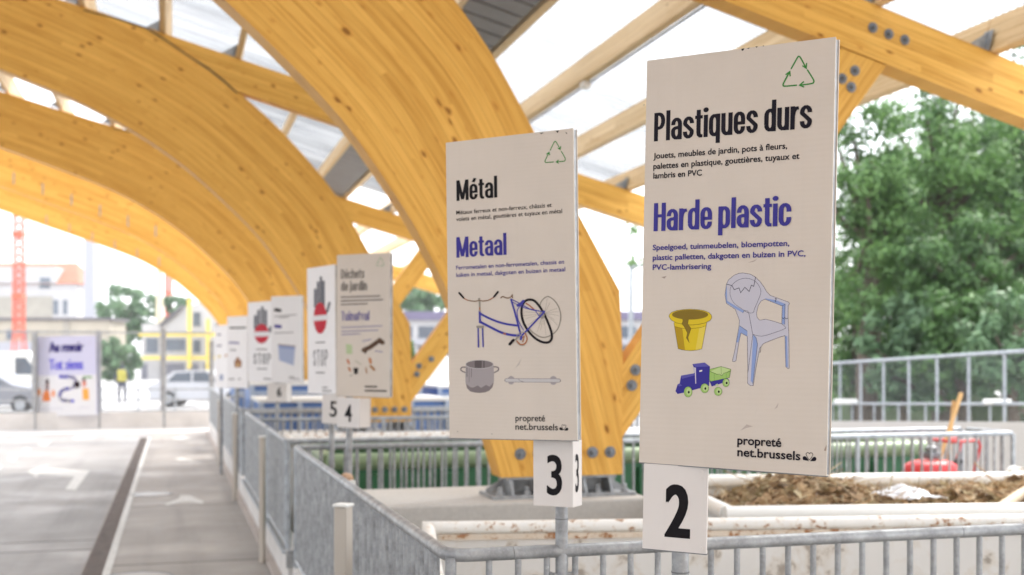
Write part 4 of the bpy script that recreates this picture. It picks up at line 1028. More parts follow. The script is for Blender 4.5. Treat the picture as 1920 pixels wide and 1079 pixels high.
draw(P3, bd, 'bicycle_print', [('s', GY, [s0, ((s0[0] + e[0]) / 2 + 8, (s0[1] + e[1]) / 2 - 8), e], 4, False, 3) for s0, e in spk] + [
    ('s', GY, [(1380, 360), (1390, 310), (1425, 255), (1480, 215), (1530, 220), (1600, 275), (1660, 365), (1690, 470), (1686, 580), (1655, 680), (1600, 755), (1520, 805), (1430, 825), (1350, 800), (1270, 745), (1215, 690)], 18, False, 3),
    ('s', DKG, [(1225, 258), (1300, 278), (1385, 375), (1470, 530), (1535, 690), (1560, 790), (1550, 860), (1500, 900), (1410, 892), (1300, 830), (1200, 720), (1130, 590), (1104, 460), (1115, 350), (1160, 280)], 36, True, 3),
    ('s', RU, [(1175, 315), (1230, 350), (1290, 405)], 20), ('e', GY, (1410, 490), 42, 56),
    ('s', FB, [(950, 250), (1060, 305), (1220, 395), (1420, 440)], 15), ('s', FB, [(955, 285), (1060, 345), (1160, 385), (1330, 430)], 13), ('s', FB, [(1050, 345), (1100, 315), (1132, 280)], 42), ('s', FB, [(1320, 440), (1385, 520)], 12),
    ('s', FB, [(1090, 345), (1045, 410), (1040, 480), (1065, 590), (1135, 715)], 13, False, 3),
    ('s', FB, [(1100, 805), (1190, 715), (1435, 455)], 26), ('e', FB, (1440, 440), 20, 20),
    ('s', FB, [(948, 255), (1000, 430), (1050, 620), (1088, 770)], 28), ('s', FB, [(488, 470), (600, 528), (750, 590), (900, 628), (1060, 648)], 32, False, 3),
    ('s', FB, [(488, 592), (640, 672), (800, 750), (930, 785), (1075, 800)], 36, False, 3), ('s', RU, [(840, 765), (865, 775)], 22),
    ('s', FB, [(478, 432), (482, 600)], 32), ('s', GY, [(474, 260), (478, 350), (480, 430)], 24), ('e', GY, (470, 255), 18, 24), ('s', RU, [(478, 380), (480, 405)], 18),
    ('s', TAN, [(230, 232), (300, 268), (400, 283), (470, 272), (540, 279), (620, 262), (695, 218)], 15, False, 3), ('s', RU, [(250, 245), (300, 270)], 14), ('s', RU, [(630, 258), (680, 230)], 13),
    ('s', DKG, [(172, 158), (235, 230)], 30), ('s', DKG, [(695, 213), (752, 142)], 30),
    ('s', FB, [(455, 680), (460, 968)], 22), ('s', FB, [(521, 680), (530, 962)], 22), ('s', GY, [(445, 665), (525, 668)], 38),
    ('s', TAN, [(795, 232), (825, 212), (890, 235), (940, 222), (970, 185)], 17, False, 3), ('s', TAN, [(965, 190), (972, 230)], 16),
    ('s', GY, [(1030, 880), (1040, 790), (1110, 745), (1170, 760)], 10, False, 3), ('s', RU, [(1040, 880), (1090, 930), (1160, 915), (1190, 840), (1160, 765)], 18, False, 3), ('s', GY, [(1025, 895), (1090, 945), (1150, 940)], 9, False, 3),
    ('s', RU, [(1100, 850), (1150, 800), (1125, 890)], 16), ('s', FB, [(1105, 800), (1095, 850)], 34), ('s', GY, [(960, 895), (1100, 790)], 18), ('s', DKG, [(930, 925), (985, 865)], 42)], zD)
PA, PBk, PC_, PD = ink(172, 164, 165), ink(136, 126, 127), ink(100, 92, 93), ink(206, 202, 202)
draw(P3, bd, 'cooking_pot_print', [
    ('s', PBk, [(198, 234), (155, 236), (147, 268), (192, 292)], 15, False, 3), ('s', PBk, [(512, 228), (562, 236), (566, 268), (520, 294)], 15, False, 3),
    ('p', PA, [(200, 200), (195, 320), (198, 410), (215, 470), (250, 505), (300, 518), (355, 523), (420, 516), (465, 497), (500, 460), (518, 390), (518, 300), (512, 200)]),
    ('p', PBk, [(203, 428), (222, 432), (250, 458), (285, 464), (335, 438), (372, 466), (430, 432), (468, 454), (516, 402), (500, 460), (465, 497), (420, 516), (355, 523), (300, 518), (250, 505), (215, 470)]),
    ('e', PD, (355, 201), 158, 50), ('e', PBk, (355, 201), 152, 45), ('p', PC_, [(300, 160), (380, 157), (380, 245), (302, 242)]), ('p', PC_, [(398, 160), (412, 162), (412, 242), (398, 244)]),
    ('s', PC_, [(215, 238), (214, 340)], 6), ('s', PBk, [(240, 245), (239, 400)], 5), ('s', PBk, [(265, 248), (264, 345)], 8)], zC)
draw(P3, bd, 'towel_rail_print', [('e', PA, (710, 380), 40, 48), ('e', PA, (1185, 382), 42, 50), ('s', PA, [(660, 380), (1245, 384)], 46), ('s', PBk, [(655, 380), (1250, 384)], 40), ('s', PD, [(660, 380), (1245, 384)], 34), ('s', PBk, [(790, 365), (805, 385), (850, 398)], 5)], zC)
draw(P3, bd, 'scuff_marks', [('p', BLK, [(1042, 246), (1048, 245), (1046, 250)]), ('p', BLK, [(1060, 247), (1064, 251), (1062, 252)]), ('p', BLK, [(1012, 250), (1020, 249), (1015, 252)]), ('p', BLK, [(857, 809), (859, 809), (859, 811)]), ('p', BLK, [(921, 814), (923, 813), (923, 815)]),
    ('p', ink(198, 188, 180), [(965, 692), (978, 672), (974, 684)])], zN)
# its number box, a closed prism
Q3 = Panel((999.5, 827), (1074, 828), (1074.5, 952), (1000, 946.5), zl=3.668, zr=3.608)
Q3.h = .205; bx = MB(); bx.box(Q3.pt(0, 0, -.036), (Q3.w, Q3.h, .072), (Q3.r, Q3.u, Q3.n), .002); ob = bx.build('number_box', PLATE, t)
z3 = Z(970, 810, 4.013); Q3.text(ob, '3', z3, 222, 468, 338, 288, BLK, .012, .0025, 'numeral')
sd = Panel.__new__(Panel); sd.c = Q3.pt(Q3.w / 2, 0, -.036); sd.r = -Q3.n; sd.u = Q3.u; sd.n = Q3.r; sd.w, sd.h, sd.layer = .072, Q3.h, 0
P_, Fs = text_geo('3', .012); b = MB()
for k in range(2):
    q = [sd.pt(-.022 + p[0] * .068 + k * .0015, -.055 + p[1] * .165, .0006 + k * .0001) for p in P_]
    for f_ in Fs: b.face([q[i] for i in f_])
b.build('numeral', BLK, ob)
# ---------------------------------------------------------------- sign four and the stop sign five
def small_lines(pn, parent, zf, L, m, wd): 
    return draw(pn, parent, 'small_lettering', [('s', m, [(a, y), (c, y2)], wd) for a, y, c, y2 in L], zf)
RED = ink(200, 24, 50); GYH = ink(96, 98, 108); WHT = ink(236, 234, 236)
def hand(pn, parent, zf, fingers, base, thumb, wd, c, rx, ry, bar, barw):
    it = [('s', GYH, [(x, y), (x, base)], wd) for x, y in fingers] + [('s', GYH, thumb, wd)]
    it += [('e', RED, c, rx, ry), ('s', WHT, bar, barw)]
    return draw(pn, parent, 'stop_hand_symbol', it, zf)
P4 = Panel((630.5, 478.5), (729, 474.5), (732, 745.5), (632.5, 743.5), zl=7.97, zr=7.74)
e4 = at(655, 800, 8.0)
t = thing('bay_sign', (e4.x, e4.y, 0), 'beige sign reading Déchets de jardin with a branch print, on a plate numbered 4', 'sign', 'bay signs on galvanised poles')
pole(t, e4.x, e4.y, P4.pt(0, -.4).z, .1, .022); bd = P4.board(t, PANEL, th=.035)
z4 = Z(560, 460, 2.997)
b = MB(); poster(P4, bd, 'Déchets', z4, 238, 190, 370, 52, BLK, b, wt=.78); poster(P4, bd, 'de jardin', z4, 238, 258, 385, 52, BLK, b, wt=.78); b.build('heading', BLK, bd)
poster(P4, bd, 'Tuinafval', z4, 240, 425, 398, 52, VIO, wt=.78)
small_lines(P4, bd, z4, [(240, 293, 455, 286), (240, 314, 472, 306), (240, 334, 385, 329)], ink(90, 84, 88), 7)
small_lines(P4, bd, z4, [(242, 463, 468, 454), (242, 485, 445, 478), (242, 503, 345, 498), (360, 540, 405, 530), (430, 595, 470, 600)], ink(140, 134, 170), 6)
draw(P4, bd, 'garden_waste_print', [('s', ink(104, 80, 62), [(365, 590), (400, 575), (455, 535), (472, 548)], 26), ('s', ink(84, 62, 48), [(375, 605), (385, 575), (470, 540)], 12),
    ('p', ink(190, 205, 160), [(265, 555), (300, 560), (302, 612), (268, 612)]), ('s', ink(200, 120, 80), [(275, 645), (283, 665)], 12), ('s', ink(190, 130, 90), [(282, 690), (290, 705)], 12), ('s', ink(150, 150, 140), [(290, 735), (300, 730)], 6),
    ('p', ink(52, 44, 44), [(308, 690), (335, 690), (332, 725), (312, 725)]), ('s', ink(196, 190, 170), [(320, 650), (350, 670)], 8), ('s', ink(200, 130, 80), [(400, 640), (405, 660)], 16), ('s', ink(170, 120, 70), [(405, 680), (425, 700)], 14), ('s', ink(180, 140, 110), [(378, 690), (382, 718)], 9)], z4)
small_lines(P4, bd, z4, [(375, 795, 438, 796), (375, 818, 492, 820)], BLK, 9)
recycle(P4, bd, z4, ([(452, 85), (460, 68), (468, 85)], [(464, 80), (468, 86), (472, 80)]), ([(472, 92), (480, 112), (464, 116)], [(468, 110), (464, 116), (468, 120)]), ([(455, 116), (438, 114), (448, 92)], [(442, 96), (448, 91), (450, 98)]), 3, ink(150, 180, 140))
Q4 = Panel((632, 746), (674, 748), (674, 803), (632, 801.5), zl=7.80, zr=7.66); pt_ = Q4.board(t, PLATE, PLATE, .10, 'number_plate')
Q4.text(pt_, '4', z4, 258, 990, 299, 92, BLK, .015, .004, 'numeral')
P5 = Panel((576, 503.5), (628.5, 496.5), (628.5, 738.5), (577, 738.5), zl=9.05, zr=8.72)
e5 = at(622, 800, 8.95)
t = thing('stop_sign', (e5.x, e5.y, 0), 'light-facing sign with a grey stop hand and red oval, on a plate numbered 5', 'sign', 'bay signs on galvanised poles')
pole(t, e5.x, e5.y, P5.pt(0, -.4).z, .0, .022); bd = P5.board(t, PANEL_LIT, th=.03)
hand(P5, bd, z4, [(93, 250), (109, 210), (125, 182), (140, 205)], 345, [(145, 400), (163, 365), (173, 325)], 14, (121, 410), 37, 88, [(88, 412), (155, 406)], 30)
poster(P5, bd, 'STOP', z4, 82, 683, 165, 95, ink(70, 70, 78), gap=.12, name='stop_lettering', wt=.62)
small_lines(P5, bd, z4, [(98, 548, 146, 546), (100, 717, 144, 717), (135, 800, 160, 800), (135, 818, 182, 820)], ink(140, 138, 140), 8)
Q5 = Panel((604, 740), (633, 741), (633, 796), (604, 793), zl=8.85, zr=8.75); pt_ = Q5.board(t, PLATE, PLATE, .08, 'number_plate')
Q5.text(pt_, '5', z4, 174, 962, 215, 85, BLK, .01, .004, 'numeral')
# ---------------------------------------------------------------- sign six: a stop board and a bay board on one pole
z6 = Z(390, 540, 4.495)
P6 = Panel((508, 556.8), (565, 554.3), (567.5, 718.5), (510, 717.5), zl=13.0, zr=12.8); P6b = Panel((464.5, 567.8), (509, 564.5), (510, 717.0), (465.5, 715.8), zl=13.7, zr=13.3)
e6 = at(520, 760, 13.75)
t = thing('bay_sign', (e6.x, e6.y, 0), 'red stop hand board beside a blue box print board, above a plate numbered 6', 'sign', 'bay signs on galvanised poles')
pole(t, e6.x, e6.y, P6.pt(0, -.4).z, 0, .024)
bs = P6b.board(t, PANEL_LIT, th=.03, name='stop_board'); bd = P6.board(t, PANEL_LIT)
hand(P6b, bs, z6, [(399, 240), (427, 195), (458, 168), (486, 195)], 340, [(510, 400), (520, 370), (526, 335)], 24, (452, 387), 62, 82, [(398, 392), (508, 388)], 40)
poster(P6b, bs, 'STOP', z6, 382, 645, 530, 92, BLK, gap=.12, name='stop_lettering', wt=.7)
small_lines(P6b, bs, z6, [(410, 520, 495, 518), (415, 683, 495, 683), (470, 765, 545, 772)], ink(120, 116, 116), 10)
small_lines(P6, bd, z6, [(565, 180, 612, 188), (565, 190, 610, 196)], BLK, 18); small_lines(P6, bd, z6, [(565, 318, 615, 322), (565, 330, 612, 334)], VIO, 16)
small_lines(P6, bd, z6, [(560, 242, 745, 226), (600, 252, 680, 246), (560, 382, 720, 376), (685, 765, 770, 770), (685, 750, 730, 752)], ink(150, 146, 148), 8)
draw(P6, bd, 'blue_tank_print', [('p', ink(178, 188, 216), [(590, 480), (736, 494), (722, 656), (600, 612)]), ('p', ink(150, 164, 206), [(596, 486), (732, 500), (730, 520), (598, 506)]), ('s', ink(170, 150, 140), [(590, 478), (736, 492)], 9)], z6)
Q6 = Panel((501, 719.5), (537, 720), (537, 754), (501, 753), zl=13.05, zr=12.95); pt_ = Q6.board(t, PLATE, PLATE, .1, 'number_plate'); Q6.text(pt_, '6', z6, 580, 915, 620, 75, BLK, .01, .008, 'numeral')
# ---------------------------------------------------------------- two far boards
for TL, TR, BR, BL, zl, zr, lab, kind in (((425.6, 594.5), (464, 592.5), (464, 729), (426.5, 727), 16.3, 15.8, 'far pale sign with a small brown house print beside the stop board', 0), ((403, 611.5), (427, 609), (427, 728), (404, 727), 18.6, 18.1, 'farthest pale narrow sign at the end of the row', 1)):
    p_ = Panel(TL, TR, BR, BL, zl=zl, zr=zr); e = at((TL[0] + TR[0]) / 2, 760, zl + .1)
    t = thing('bay_sign', (e.x, e.y, 0), lab, 'sign', 'bay signs on galvanised poles'); pole(t, e.x, e.y, p_.pt(0, -.4).z, 0, .024); bd = p_.board(t, PANEL_LIT)
    if kind == 0:
        small_lines(p_, bd, z6, [(185, 338, 315, 336)], BLK, 14); small_lines(p_, bd, z6, [(180, 462, 258, 466)], ink(130, 126, 170), 16); small_lines(p_, bd, z6, [(180, 770, 220, 770), (258, 770, 272, 768), (190, 525, 235, 525)], ink(150, 146, 146), 12)
        draw(p_, bd, 'house_print', [('p', ink(160, 110, 70), [(225, 672), (220, 622), (250, 578), (285, 622), (280, 672)]), ('p', ink(214, 170, 110), [(238, 640), (262, 640), (262, 666), (238, 666)])], z6)
    else:
        small_lines(p_, bd, z6, [(80, 395, 105, 395), (78, 488, 110, 488)], ink(110, 106, 130), 14)
        draw(p_, bd, 'item_print', [('e', ink(226, 200, 90), (95, 578), 12, 12), ('e', ink(200, 150, 100), (152, 570), 10, 12), ('p', ink(150, 160, 190), [(98, 730), (128, 730), (128, 780), (98, 780)])], z6)
# ================================================================= BACKGROUND
CR, CF, CZ = Vector((cy_, -sy_, 0)), Vector((sy_, cy_, 0)), Vector((0, 0, 1))
AX = (CR, CF, CZ)
PLASTER = plain('white_plaster', (.44, .43, .43), .85, .05, .6); CREAM = plain('cream_plaster', (.40, .36, .29), .85, .08, .6); BEIGE = plain('beige_render', (.33, .305, .26), .85, .1, .8)
TILES = plain('red_roof_tiles', (.40, .145, .09), .8, .2, 3); DARKROOF = plain('dark_roof', (.11, .10, .11), .7, .15, 2); GLASS = plain('window_glass', (.10, .12, .15), .12, .2, 1)
YEL = plain('yellow_steel', (.68, .52, .10), .5, .06); CRANE = plain('crane_red', (.62, .10, .045), .5, .08); SHUT = plain('grey_shutter', (.16, .16, .19), .6, .1); PALEG = plain('pale_grey_cladding', (.38, .38, .42), .6, .05)
def hexa(b, px0, px1, py0, py1, z, dep):
    """an upright block whose front face spans these photo pixels at this depth"""
    p, q = at(px0, py1, z), at(px1, py0, z); w_ = (px1 - px0) / F * z
    c = Vector(((p.x + q.x) / 2, (p.y + q.y) / 2, (p.z + q.z) / 2)) + CF * (dep / 2); b.box(c, (w_, dep, q.z - p.z), AX)
def blk(name, m, par, px0, px1, py0, py1, z, dep): b = MB(); hexa(b, px0, px1, py0, py1, z, dep); return b.build(name, m, par)
def win(par, px0, px1, py0, py1, z, m=None):
    b = MB(); hexa(b, px0 - 1, px1 + 1, py0 - 1, py1 + 1, z - .06, .10); w_ = b.build('window', PLASTER, par)
    b = MB(); hexa(b, px0, px1, py0, py1, z - .075, .10); b.build('pane', m or GLASS, w_); return w_
base = lambda z, g=0.0: HOR + (EYE - g) * F / z        # image row of the ground at a depth
# white house with red roof
zz = 165; t = thing('house', (*at(60, 700, zz)[:2], 0), 'white rendered house with red tiled roof behind the red crane', 'house')
blk('wall', PLASTER, t, -70, 144, 531, base(zz), zz, 9)
b = MB(); L = [(-80, 532), (-60, 488), (122, 488), (148, 532)]; P = [at(*q, zz - .4) for q in L]
rid = [at(-60, 488, zz - .4) + CF * 4.6, at(122, 488, zz - .4) + CF * 4.6]; rid2 = [r_ + CZ * .0 for r_ in rid]
A, B_, C2, D = P[0], rid[0], rid[1], P[3]; Bk = [P[0] + CF * 10, P[3] + CF * 10]
for q in ((A, D, C2, B_), (Bk[1], Bk[0], B_, C2), (D, Bk[1], C2), (Bk[0], A, B_)): b.face(q)
b.face([A, Bk[0], Bk[1], D]); b.build('roof', TILES, t)
d_ = blk('dormer', PLASTER, t, -70, 104, 501, 531, zz - .5, 4); win(d_, 75, 94, 521, 530, zz - .5)
win(t, 74, 94, 534, 541, zz); win(t, 100, 109, 563, 590, zz); win(t, 118, 126, 563, 590, zz); win(t, 40, 50, 572, 592, zz); win(t, 20, 29, 572, 592, zz)
blk('lower_wall', BEIGE, t, -70, 98, 556, base(zz), zz - .12, .3)
# low building with a dark eave
zz = 122; t = thing('low_building', (*at(90, 700, zz)[:2], 0), 'long low cream building with a dark flat eave behind the banner', 'building')
blk('wall', CREAM, t, -80, 206, 601, base(zz), zz, 5); blk('roof_edge', DARKROOF, t, -84, 211, 596, 601, zz - .3, 5.6)
win(t, 12, 24, 619, 637, zz); win(t, 42, 50, 620, 638, zz); blk('pilaster', BEIGE, t, 118, 130, 601, base(zz), zz - .1, .3); blk('lower_wall', PALEG, t, -80, 60, 641, base(zz), zz - .12, .3)
# yellow framed house
zz = 118; t = thing('house', (*at(330, 700, zz)[:2], 0), 'white gabled house with yellow steel frames in front of dark openings', 'house')
blk('wall', PLASTER, t, 266, 402, 607, base(zz), zz, 6)
b = MB(); o_ = at(266, 607, zz); sc_ = zz / F; b.prism([(40*sc_, 0), (76*sc_, 30*sc_), (136*sc_, 48*sc_), (190*sc_, 0)], o_ + CF * .02, CR, CZ, CF, 5.9); b.build('gable', PLASTER, t)
b = MB(); b.beam(at(300, 611, zz - .2), at(343, 575, zz - .2), .5, .30); b.beam(at(300, 611, zz + 5), at(343, 575, zz + 5), .5, .3)
b.face([at(300, 608, zz), at(343, 573, zz), at(343, 573, zz) + CF * 6, at(300, 608, zz) + CF * 6]); b.build('roof', DARKROOF, t)
for q in ((274, 296, 634, 662), (310, 348, 636, 658), (362, 376, 638, 662)): win(t, *q, zz)
win(t, 362, 376, 586, 612, zz)
for q in ((300, 346, 682, 724), (356, 372, 682, 716), (382, 398, 682, 712), (264, 276, 682, 716)): b = MB(); hexa(b, *q, zz - .06, .12); b.build('shutter', SHUT, t)
fr = MB(); hexa(fr, 260, 405, 624, 631, zz - 1.4, .25); hexa(fr, 266, 405, 668, 675, zz - 1.4, .25); fr.build('yellow_beam', YEL, t)
for x0, y0, y1 in ((351, 560, 692), (386, 598, 694)): b = MB(); hexa(b, x0, x0 + 7, y0, y1, zz - 1.7, .25); b.build('yellow_post', YEL, t)
# pale tower, masts
zz = 150; t = thing('tower', (*at(167, 700, zz)[:2], 0), 'slim pale grey tower rising behind the banner', 'tower')
blk('shaft', PALEG, t, 157, 178, 380, base(zz), zz, 1.2); blk('fin', PALEG, t, 170, 177, 376, base(zz), zz - .2, .18)
zz = 125; b = MB(); p = at(299, 640, zz); b.tube([(p.x, p.y, 0), (p.x, p.y, at(299, 600, zz).z), (p.x, p.y, at(299, 480, zz).z)], [.46, .42, .26], 10)
tag(b.build('mast', plain('cream_mast_paint', (.62, .55, .38), .6)), 'tapering cream mast beside the yellow framed house', 'mast')
def lattice(name, px, ytop, zz, half, label, cat, m, splay=None, bumps=()):
    p = at(px, 678, zz); t = thing(name, (p.x, p.y, 0), label, cat); top = at(px, ytop, zz).z; hw = half / F * zz; r_ = .055 * zz / 70
    cor = [(CR * a + CF * c_) * hw for a in (-1, 1) for c_ in (-1, 1)]; P0 = Vector((p.x, p.y, 0)); zs = splay[0] if splay else 0
    b = MB()
    for c_ in cor: b.tube(([P0 + c_ * splay[1]] if splay else []) + [P0 + c_ + CZ * zs, P0 + c_ + CZ * top], r_, 6)
    b.build('mast_legs', m, t); b = MB(); z = zs; st = hw * 2.0
    while z < top - st:
        for i, j in ((0, 1), (1, 3), (3, 2), (2, 0)):
            b.tube([P0 + cor[i] + CZ * z, P0 + cor[j] + CZ * (z + st)], r_ * .6, 4, False); b.tube([P0 + cor[i] + CZ * z, P0 + cor[j] + CZ * z], r_ * .6, 4, False)
        z += st
    b.build('lattice_bracing', m, t)
    for y in bumps:
        c_ = at(px, y, zz); b = MB(); b.box((p.x, p.y, c_.z), (hw * 2.5, hw * 2.5, hw * 1.5), AX); b.build('collar', m, t)
    return t
lattice('tower_crane', 35.5, 250, 112, 7.5, 'red lattice crane mast with splayed legs in front of the white house', 'crane', CRANE, (4.2, 1.9), (440, 556))
lattice('tower_crane', 316, 440, 170, 4.5, 'small distant red crane mast beside the cream mast', 'crane', CRANE, None, (548, 585))
# far building right of the arches
zz = 95; t = thing('office_building', (*at(1000, 700, zz)[:2], PIT), 'long pale building with dark window bands seen between the arches and signs', 'building')
blk('wall', PLASTER, t, 735, 1420, 600, base(zz, PIT), zz, 10); blk('roof', plain('violet_roof', (.14, .12, .19), .7, .1), t, 728, 1425, 584, 600, zz - .4, 11)
for y0, y1 in ((612, 634), (650, 676), (694, 716)):
    for k in range(16): win(t, 742 + k * 42, 742 + k * 42 + 31, y0, y1, zz)
blk('parapet', PALEG, t, 735, 1420, 638, 645, zz - .5, .4)
t = thing('lamp_post', (*at(1183, 700, 44)[:2], PIT), 'pale lamp post standing between sign three and sign two', 'lamp post'); p = at(1183, 500, 44)
b = MB(); b.tube([(p.x, p.y, PIT), (p.x, p.y, p.z)], [.13, .08], 10); b.build('mast', GALV_F, t); b = MB(); b.box((p.x + .25, p.y, p.z + .02), (.7, .25, .10), bev=.03); b.build('lamp_head', GALV_F, t)

# vehicles
def wheelset(t, pts, r_):
    for p in pts:
        b = MB(); b.tube([p - CF * .11, p + CF * .11], r_, 18); o = b.build('wheel', BLACK_RUB, t); b = MB(); b.disc(p - CF * .11, -CF, r_ * .6, .015, 14); b.build('rim', GALV_F, o)
def vehicle(name, px, z, prof, cab, wid, m, label, cat, wx, flip=1):
    o_ = at(px, base(z), z); o_.z = 0; t = thing(name, o_, label, cat)
    b = MB(); b.prism([(x * flip, y) for x, y in prof], o_ - CF * wid / 2, CR, CZ, CF, wid); b.build('body', m, t)
    for q in cab:
        b = MB(); b.prism([(x * flip, y) for x, y in q], o_ - CF * (wid / 2 + .012), CR, CZ, CF, wid + .024); b.build('side_window', GLASS, t)
    wheelset(t, [o_ + CR * x * flip - CF * (wid / 2 - .08) + CZ * .32 for x in wx] + [o_ + CR * x * flip + CF * (wid / 2 - .08) + CZ * .32 for x in wx], .32); return t
van = [(-2.4, .35), (-2.4, 1.9), (-2.3, 2.15), (.9, 2.2), (1.25, 2.05), (1.85, 1.25), (2.45, 1.05), (2.5, .4), (2.4, .3), (-2.3, .3)]
vehicle('white_van', 12, 46, van, [[(.75, 1.3), (.75, 1.95), (1.15, 1.95), (1.65, 1.3)]], 1.9, WHITE_STEEL, 'white delivery van parked beyond the exit at the far left', 'van', (-1.5, 1.55))
car = [(-2.05, .32), (-2.1, .85), (-1.75, .98), (-1.1, 1.42), (.2, 1.46), (1.0, .98), (1.9, .84), (2.05, .5), (2.0, .3), (-2.0, .28)]
carw = [[(-1.35, 1.0), (-1.0, 1.34), (-.4, 1.37), (-.4, 1.0)], [(-.32, 1.0), (-.32, 1.37), (.18, 1.38), (.75, 1.0)]]
CARG = plain('silver_paint', (.50, .52, .56), .3, .04, 1, .3); CARD = plain('dark_paint', (.05, .055, .075), .3, .05)
vehicle('parked_car', 388, 47, car, carw, 1.7, CARG, 'silver car parked beyond the fence in front of the yellow framed house', 'car', (-1.3, 1.25))
vehicle('parked_car', -10, 41, car, carw, 1.7, plain('grey_paint', (.20, .21, .24), .35, .05), 'grey car cut off by the left picture edge', 'car', (-1.3, 1.25))
o_ = at(850, 740, 50); t = thing('white_truck', (o_.x, o_.y, PIT), 'white box truck parked in the yard behind the second arch strut', 'truck')
b = MB(); b.box((o_.x, o_.y, PIT + 2.1), (5.2, 2.3, 2.6), AX, .05); b.build('box_body', WHITE_STEEL, t); c_ = Vector((o_.x, o_.y, PIT + 1.6)) - CR * 3.5; b = MB(); b.box(c_, (1.7, 2.2, 2.1), AX, .12); cb = b.build('cab', WHITE_STEEL, t)
b = MB(); b.box(c_ + CZ * .4, (1.1, 2.23, .7), AX); b.build('cab_window', GLASS, cb); b = MB(); b.box((o_.x, o_.y, PIT + .68), (6.6, 1.6, .22), AX); b.build('chassis', GALV_D, t)
wheelset(t, [Vector((o_.x, o_.y, PIT + .45)) + CR * x - CF * 1.0 for x in (-3.4, 1.4)], .45)

# people beyond the fence
def person(px, z, cloth, vest, label):
    o_ = at(px, base(z), z); o_.z = 0
    J = [((0, 0, .95), .15), ((0, 0, 1.18), .14), ((0, 0, 1.40), .16), ((0, 0, 1.50), .06), ((0, .01, 1.58), .075), ((0, .01, 1.70), .075),
         ((.19, 0, 1.42), .062), ((.25, .02, 1.15), .048), ((.25, .12, .93), .035), ((-.19, 0, 1.42), .062), ((-.26, -.02, 1.15), .048), ((-.25, .05, .90), .035),
         ((.10, 0, .88), .095), ((.11, .04, .50), .065), ((.11, 0, .09), .045), ((.11, -.13, .04), .04), ((-.10, 0, .88), .095), ((-.12, -.05, .50), .065), ((-.12, .06, .09), .045), ((-.12, -.07, .04), .04)]
    E_ = [(0,1),(1,2),(2,3),(3,4),(4,5),(2,6),(6,7),(7,8),(2,9),(9,10),(10,11),(0,12),(12,13),(13,14),(14,15),(0,16),(16,17),(17,18),(18,19)]
    me = bpy.data.meshes.new('person'); me.from_pydata([CR * p[0] + CF * p[1] + CZ * p[2] for p, r_ in J], E_, []); o = bpy.data.objects.new('person', me); COL.objects.link(o); o.location = o_
    md = o.modifiers.new('skin', 'SKIN'); 
    for v, (p, r_) in zip(me.skin_vertices[0].data, J): v.radius = (r_, r_)
    me.skin_vertices[0].data[0].use_root = True
    o.modifiers.new('sub', 'SUBSURF').levels = 1; o.modifiers[-1].render_levels = 1; me.materials.append(cloth); tag(o, label, 'person')
    b = MB(); rows = [[o_ + CR * (.185 * k * math.cos(a)) + CF * (.155 * k * math.sin(a)) + CZ * zz_ for a in [i * math.pi / 9 for i in range(18)]] for zz_, k in ((.98, 1.0), (1.18, 1.0), (1.38, 1.12), (1.47, .75))]
    b.grid(rows, True, True); b.build('vest', vest, o)
    b = MB(); rows = [[o_ + CF * .01 + (CR * math.cos(a) + CF * math.sin(a)) * (.088 * math.sin(f_)) + CZ * (1.72 + .09 * math.cos(f_)) for a in [i * math.pi / 7 for i in range(14)]] for f_ in (.05, .5, 1.0, 1.5, 1.75)]
    b.grid(rows, True, True); b.build('hair', plain('dark_hair', (.03, .022, .018), .8), o)
person(229, 48, plain('navy_clothes', (.05, .055, .09), .8), plain('yellow_vest', (.42, .38, .07), .7), 'person in dark clothes and yellow vest beyond the exit fence')

# exit fence with its banner
t = thing('exit_fence', (*on_z(185, 803)[:2], 0), 'tall grey post fence with concrete base panels closing the end of the lane', 'fence')
fb = lambda px: on_z(px, 807 - px * .016)
for px, w_, yt in ((-60, 7, 622), (65, 8, 622), (185, 8, 620), (306, 9, 616), (397, 8, 640)):
    p = fb(px); zc = (p.x * sy_ + p.y * cy_); b = MB(); top = EYE + (HOR - yt) / F * zc; b.box((p.x, p.y, top / 2), (w_ / F * zc, .1, top), AX); b.build('post', GALV, t)
for a, c in ((-60, 65), (65, 185), (185, 306), (306, 397)):
    p, q = fb(a), fb(c); b = MB(); b.beam((p.x, p.y, .22), (q.x, q.y, .22), .10, .44); b.build('base_panel', KERB, t)
    b = MB(); b.beam((p.x, p.y, 2.58), (q.x, q.y, 2.58), .05, .05); b.build('top_rail', GALV_F, t)
    b = MB(); L = (q - p).length; b.face([(p.x, p.y, .44), (q.x, q.y, .44), (q.x, q.y, 2.56), (p.x, p.y, 2.56)], [(0, 0), (L * .5, 0), (L * .5, 1), (0, 1)]); b.build('wire_panel', MESHW, t)
zb = fb(125); zb = zb.x * sy_ + zb.y * cy_ - .12
PB = Panel((66.5, 631), (181, 630), (181, 777), (66.5, 781), zl=zb, zr=zb)
t = thing('banner', PB.pt(0, -PB.h / 2), 'pale banner reading Au revoir Tot ziens hung on the exit fence', 'banner')
b = MB(); b.box(PB.pt(0, 0, -.006), (PB.w, PB.h, .012), (PB.r, PB.u, PB.n)); bd = b.build('cloth', plain('banner_cloth', (.46, .46, .60), .7, .02), t)
zb5 = Z(0, 560, 4.15)
b = MB(); PB.poly(b, [(278, 600), (750, 592), (750, 905), (278, 925)], zb5); b.build('lower_print', plain('banner_white', (.58, .58, .60), .7, .02), bd)
PB.text(bd, 'Au revoir', zb5, 380, 418, 652, 78, ink(50, 40, 110), .01, .035, 'heading'); PB.text(bd, 'Tot ziens', zb5, 380, 556, 650, 82, ink(90, 84, 200), .005, .028, 'heading')
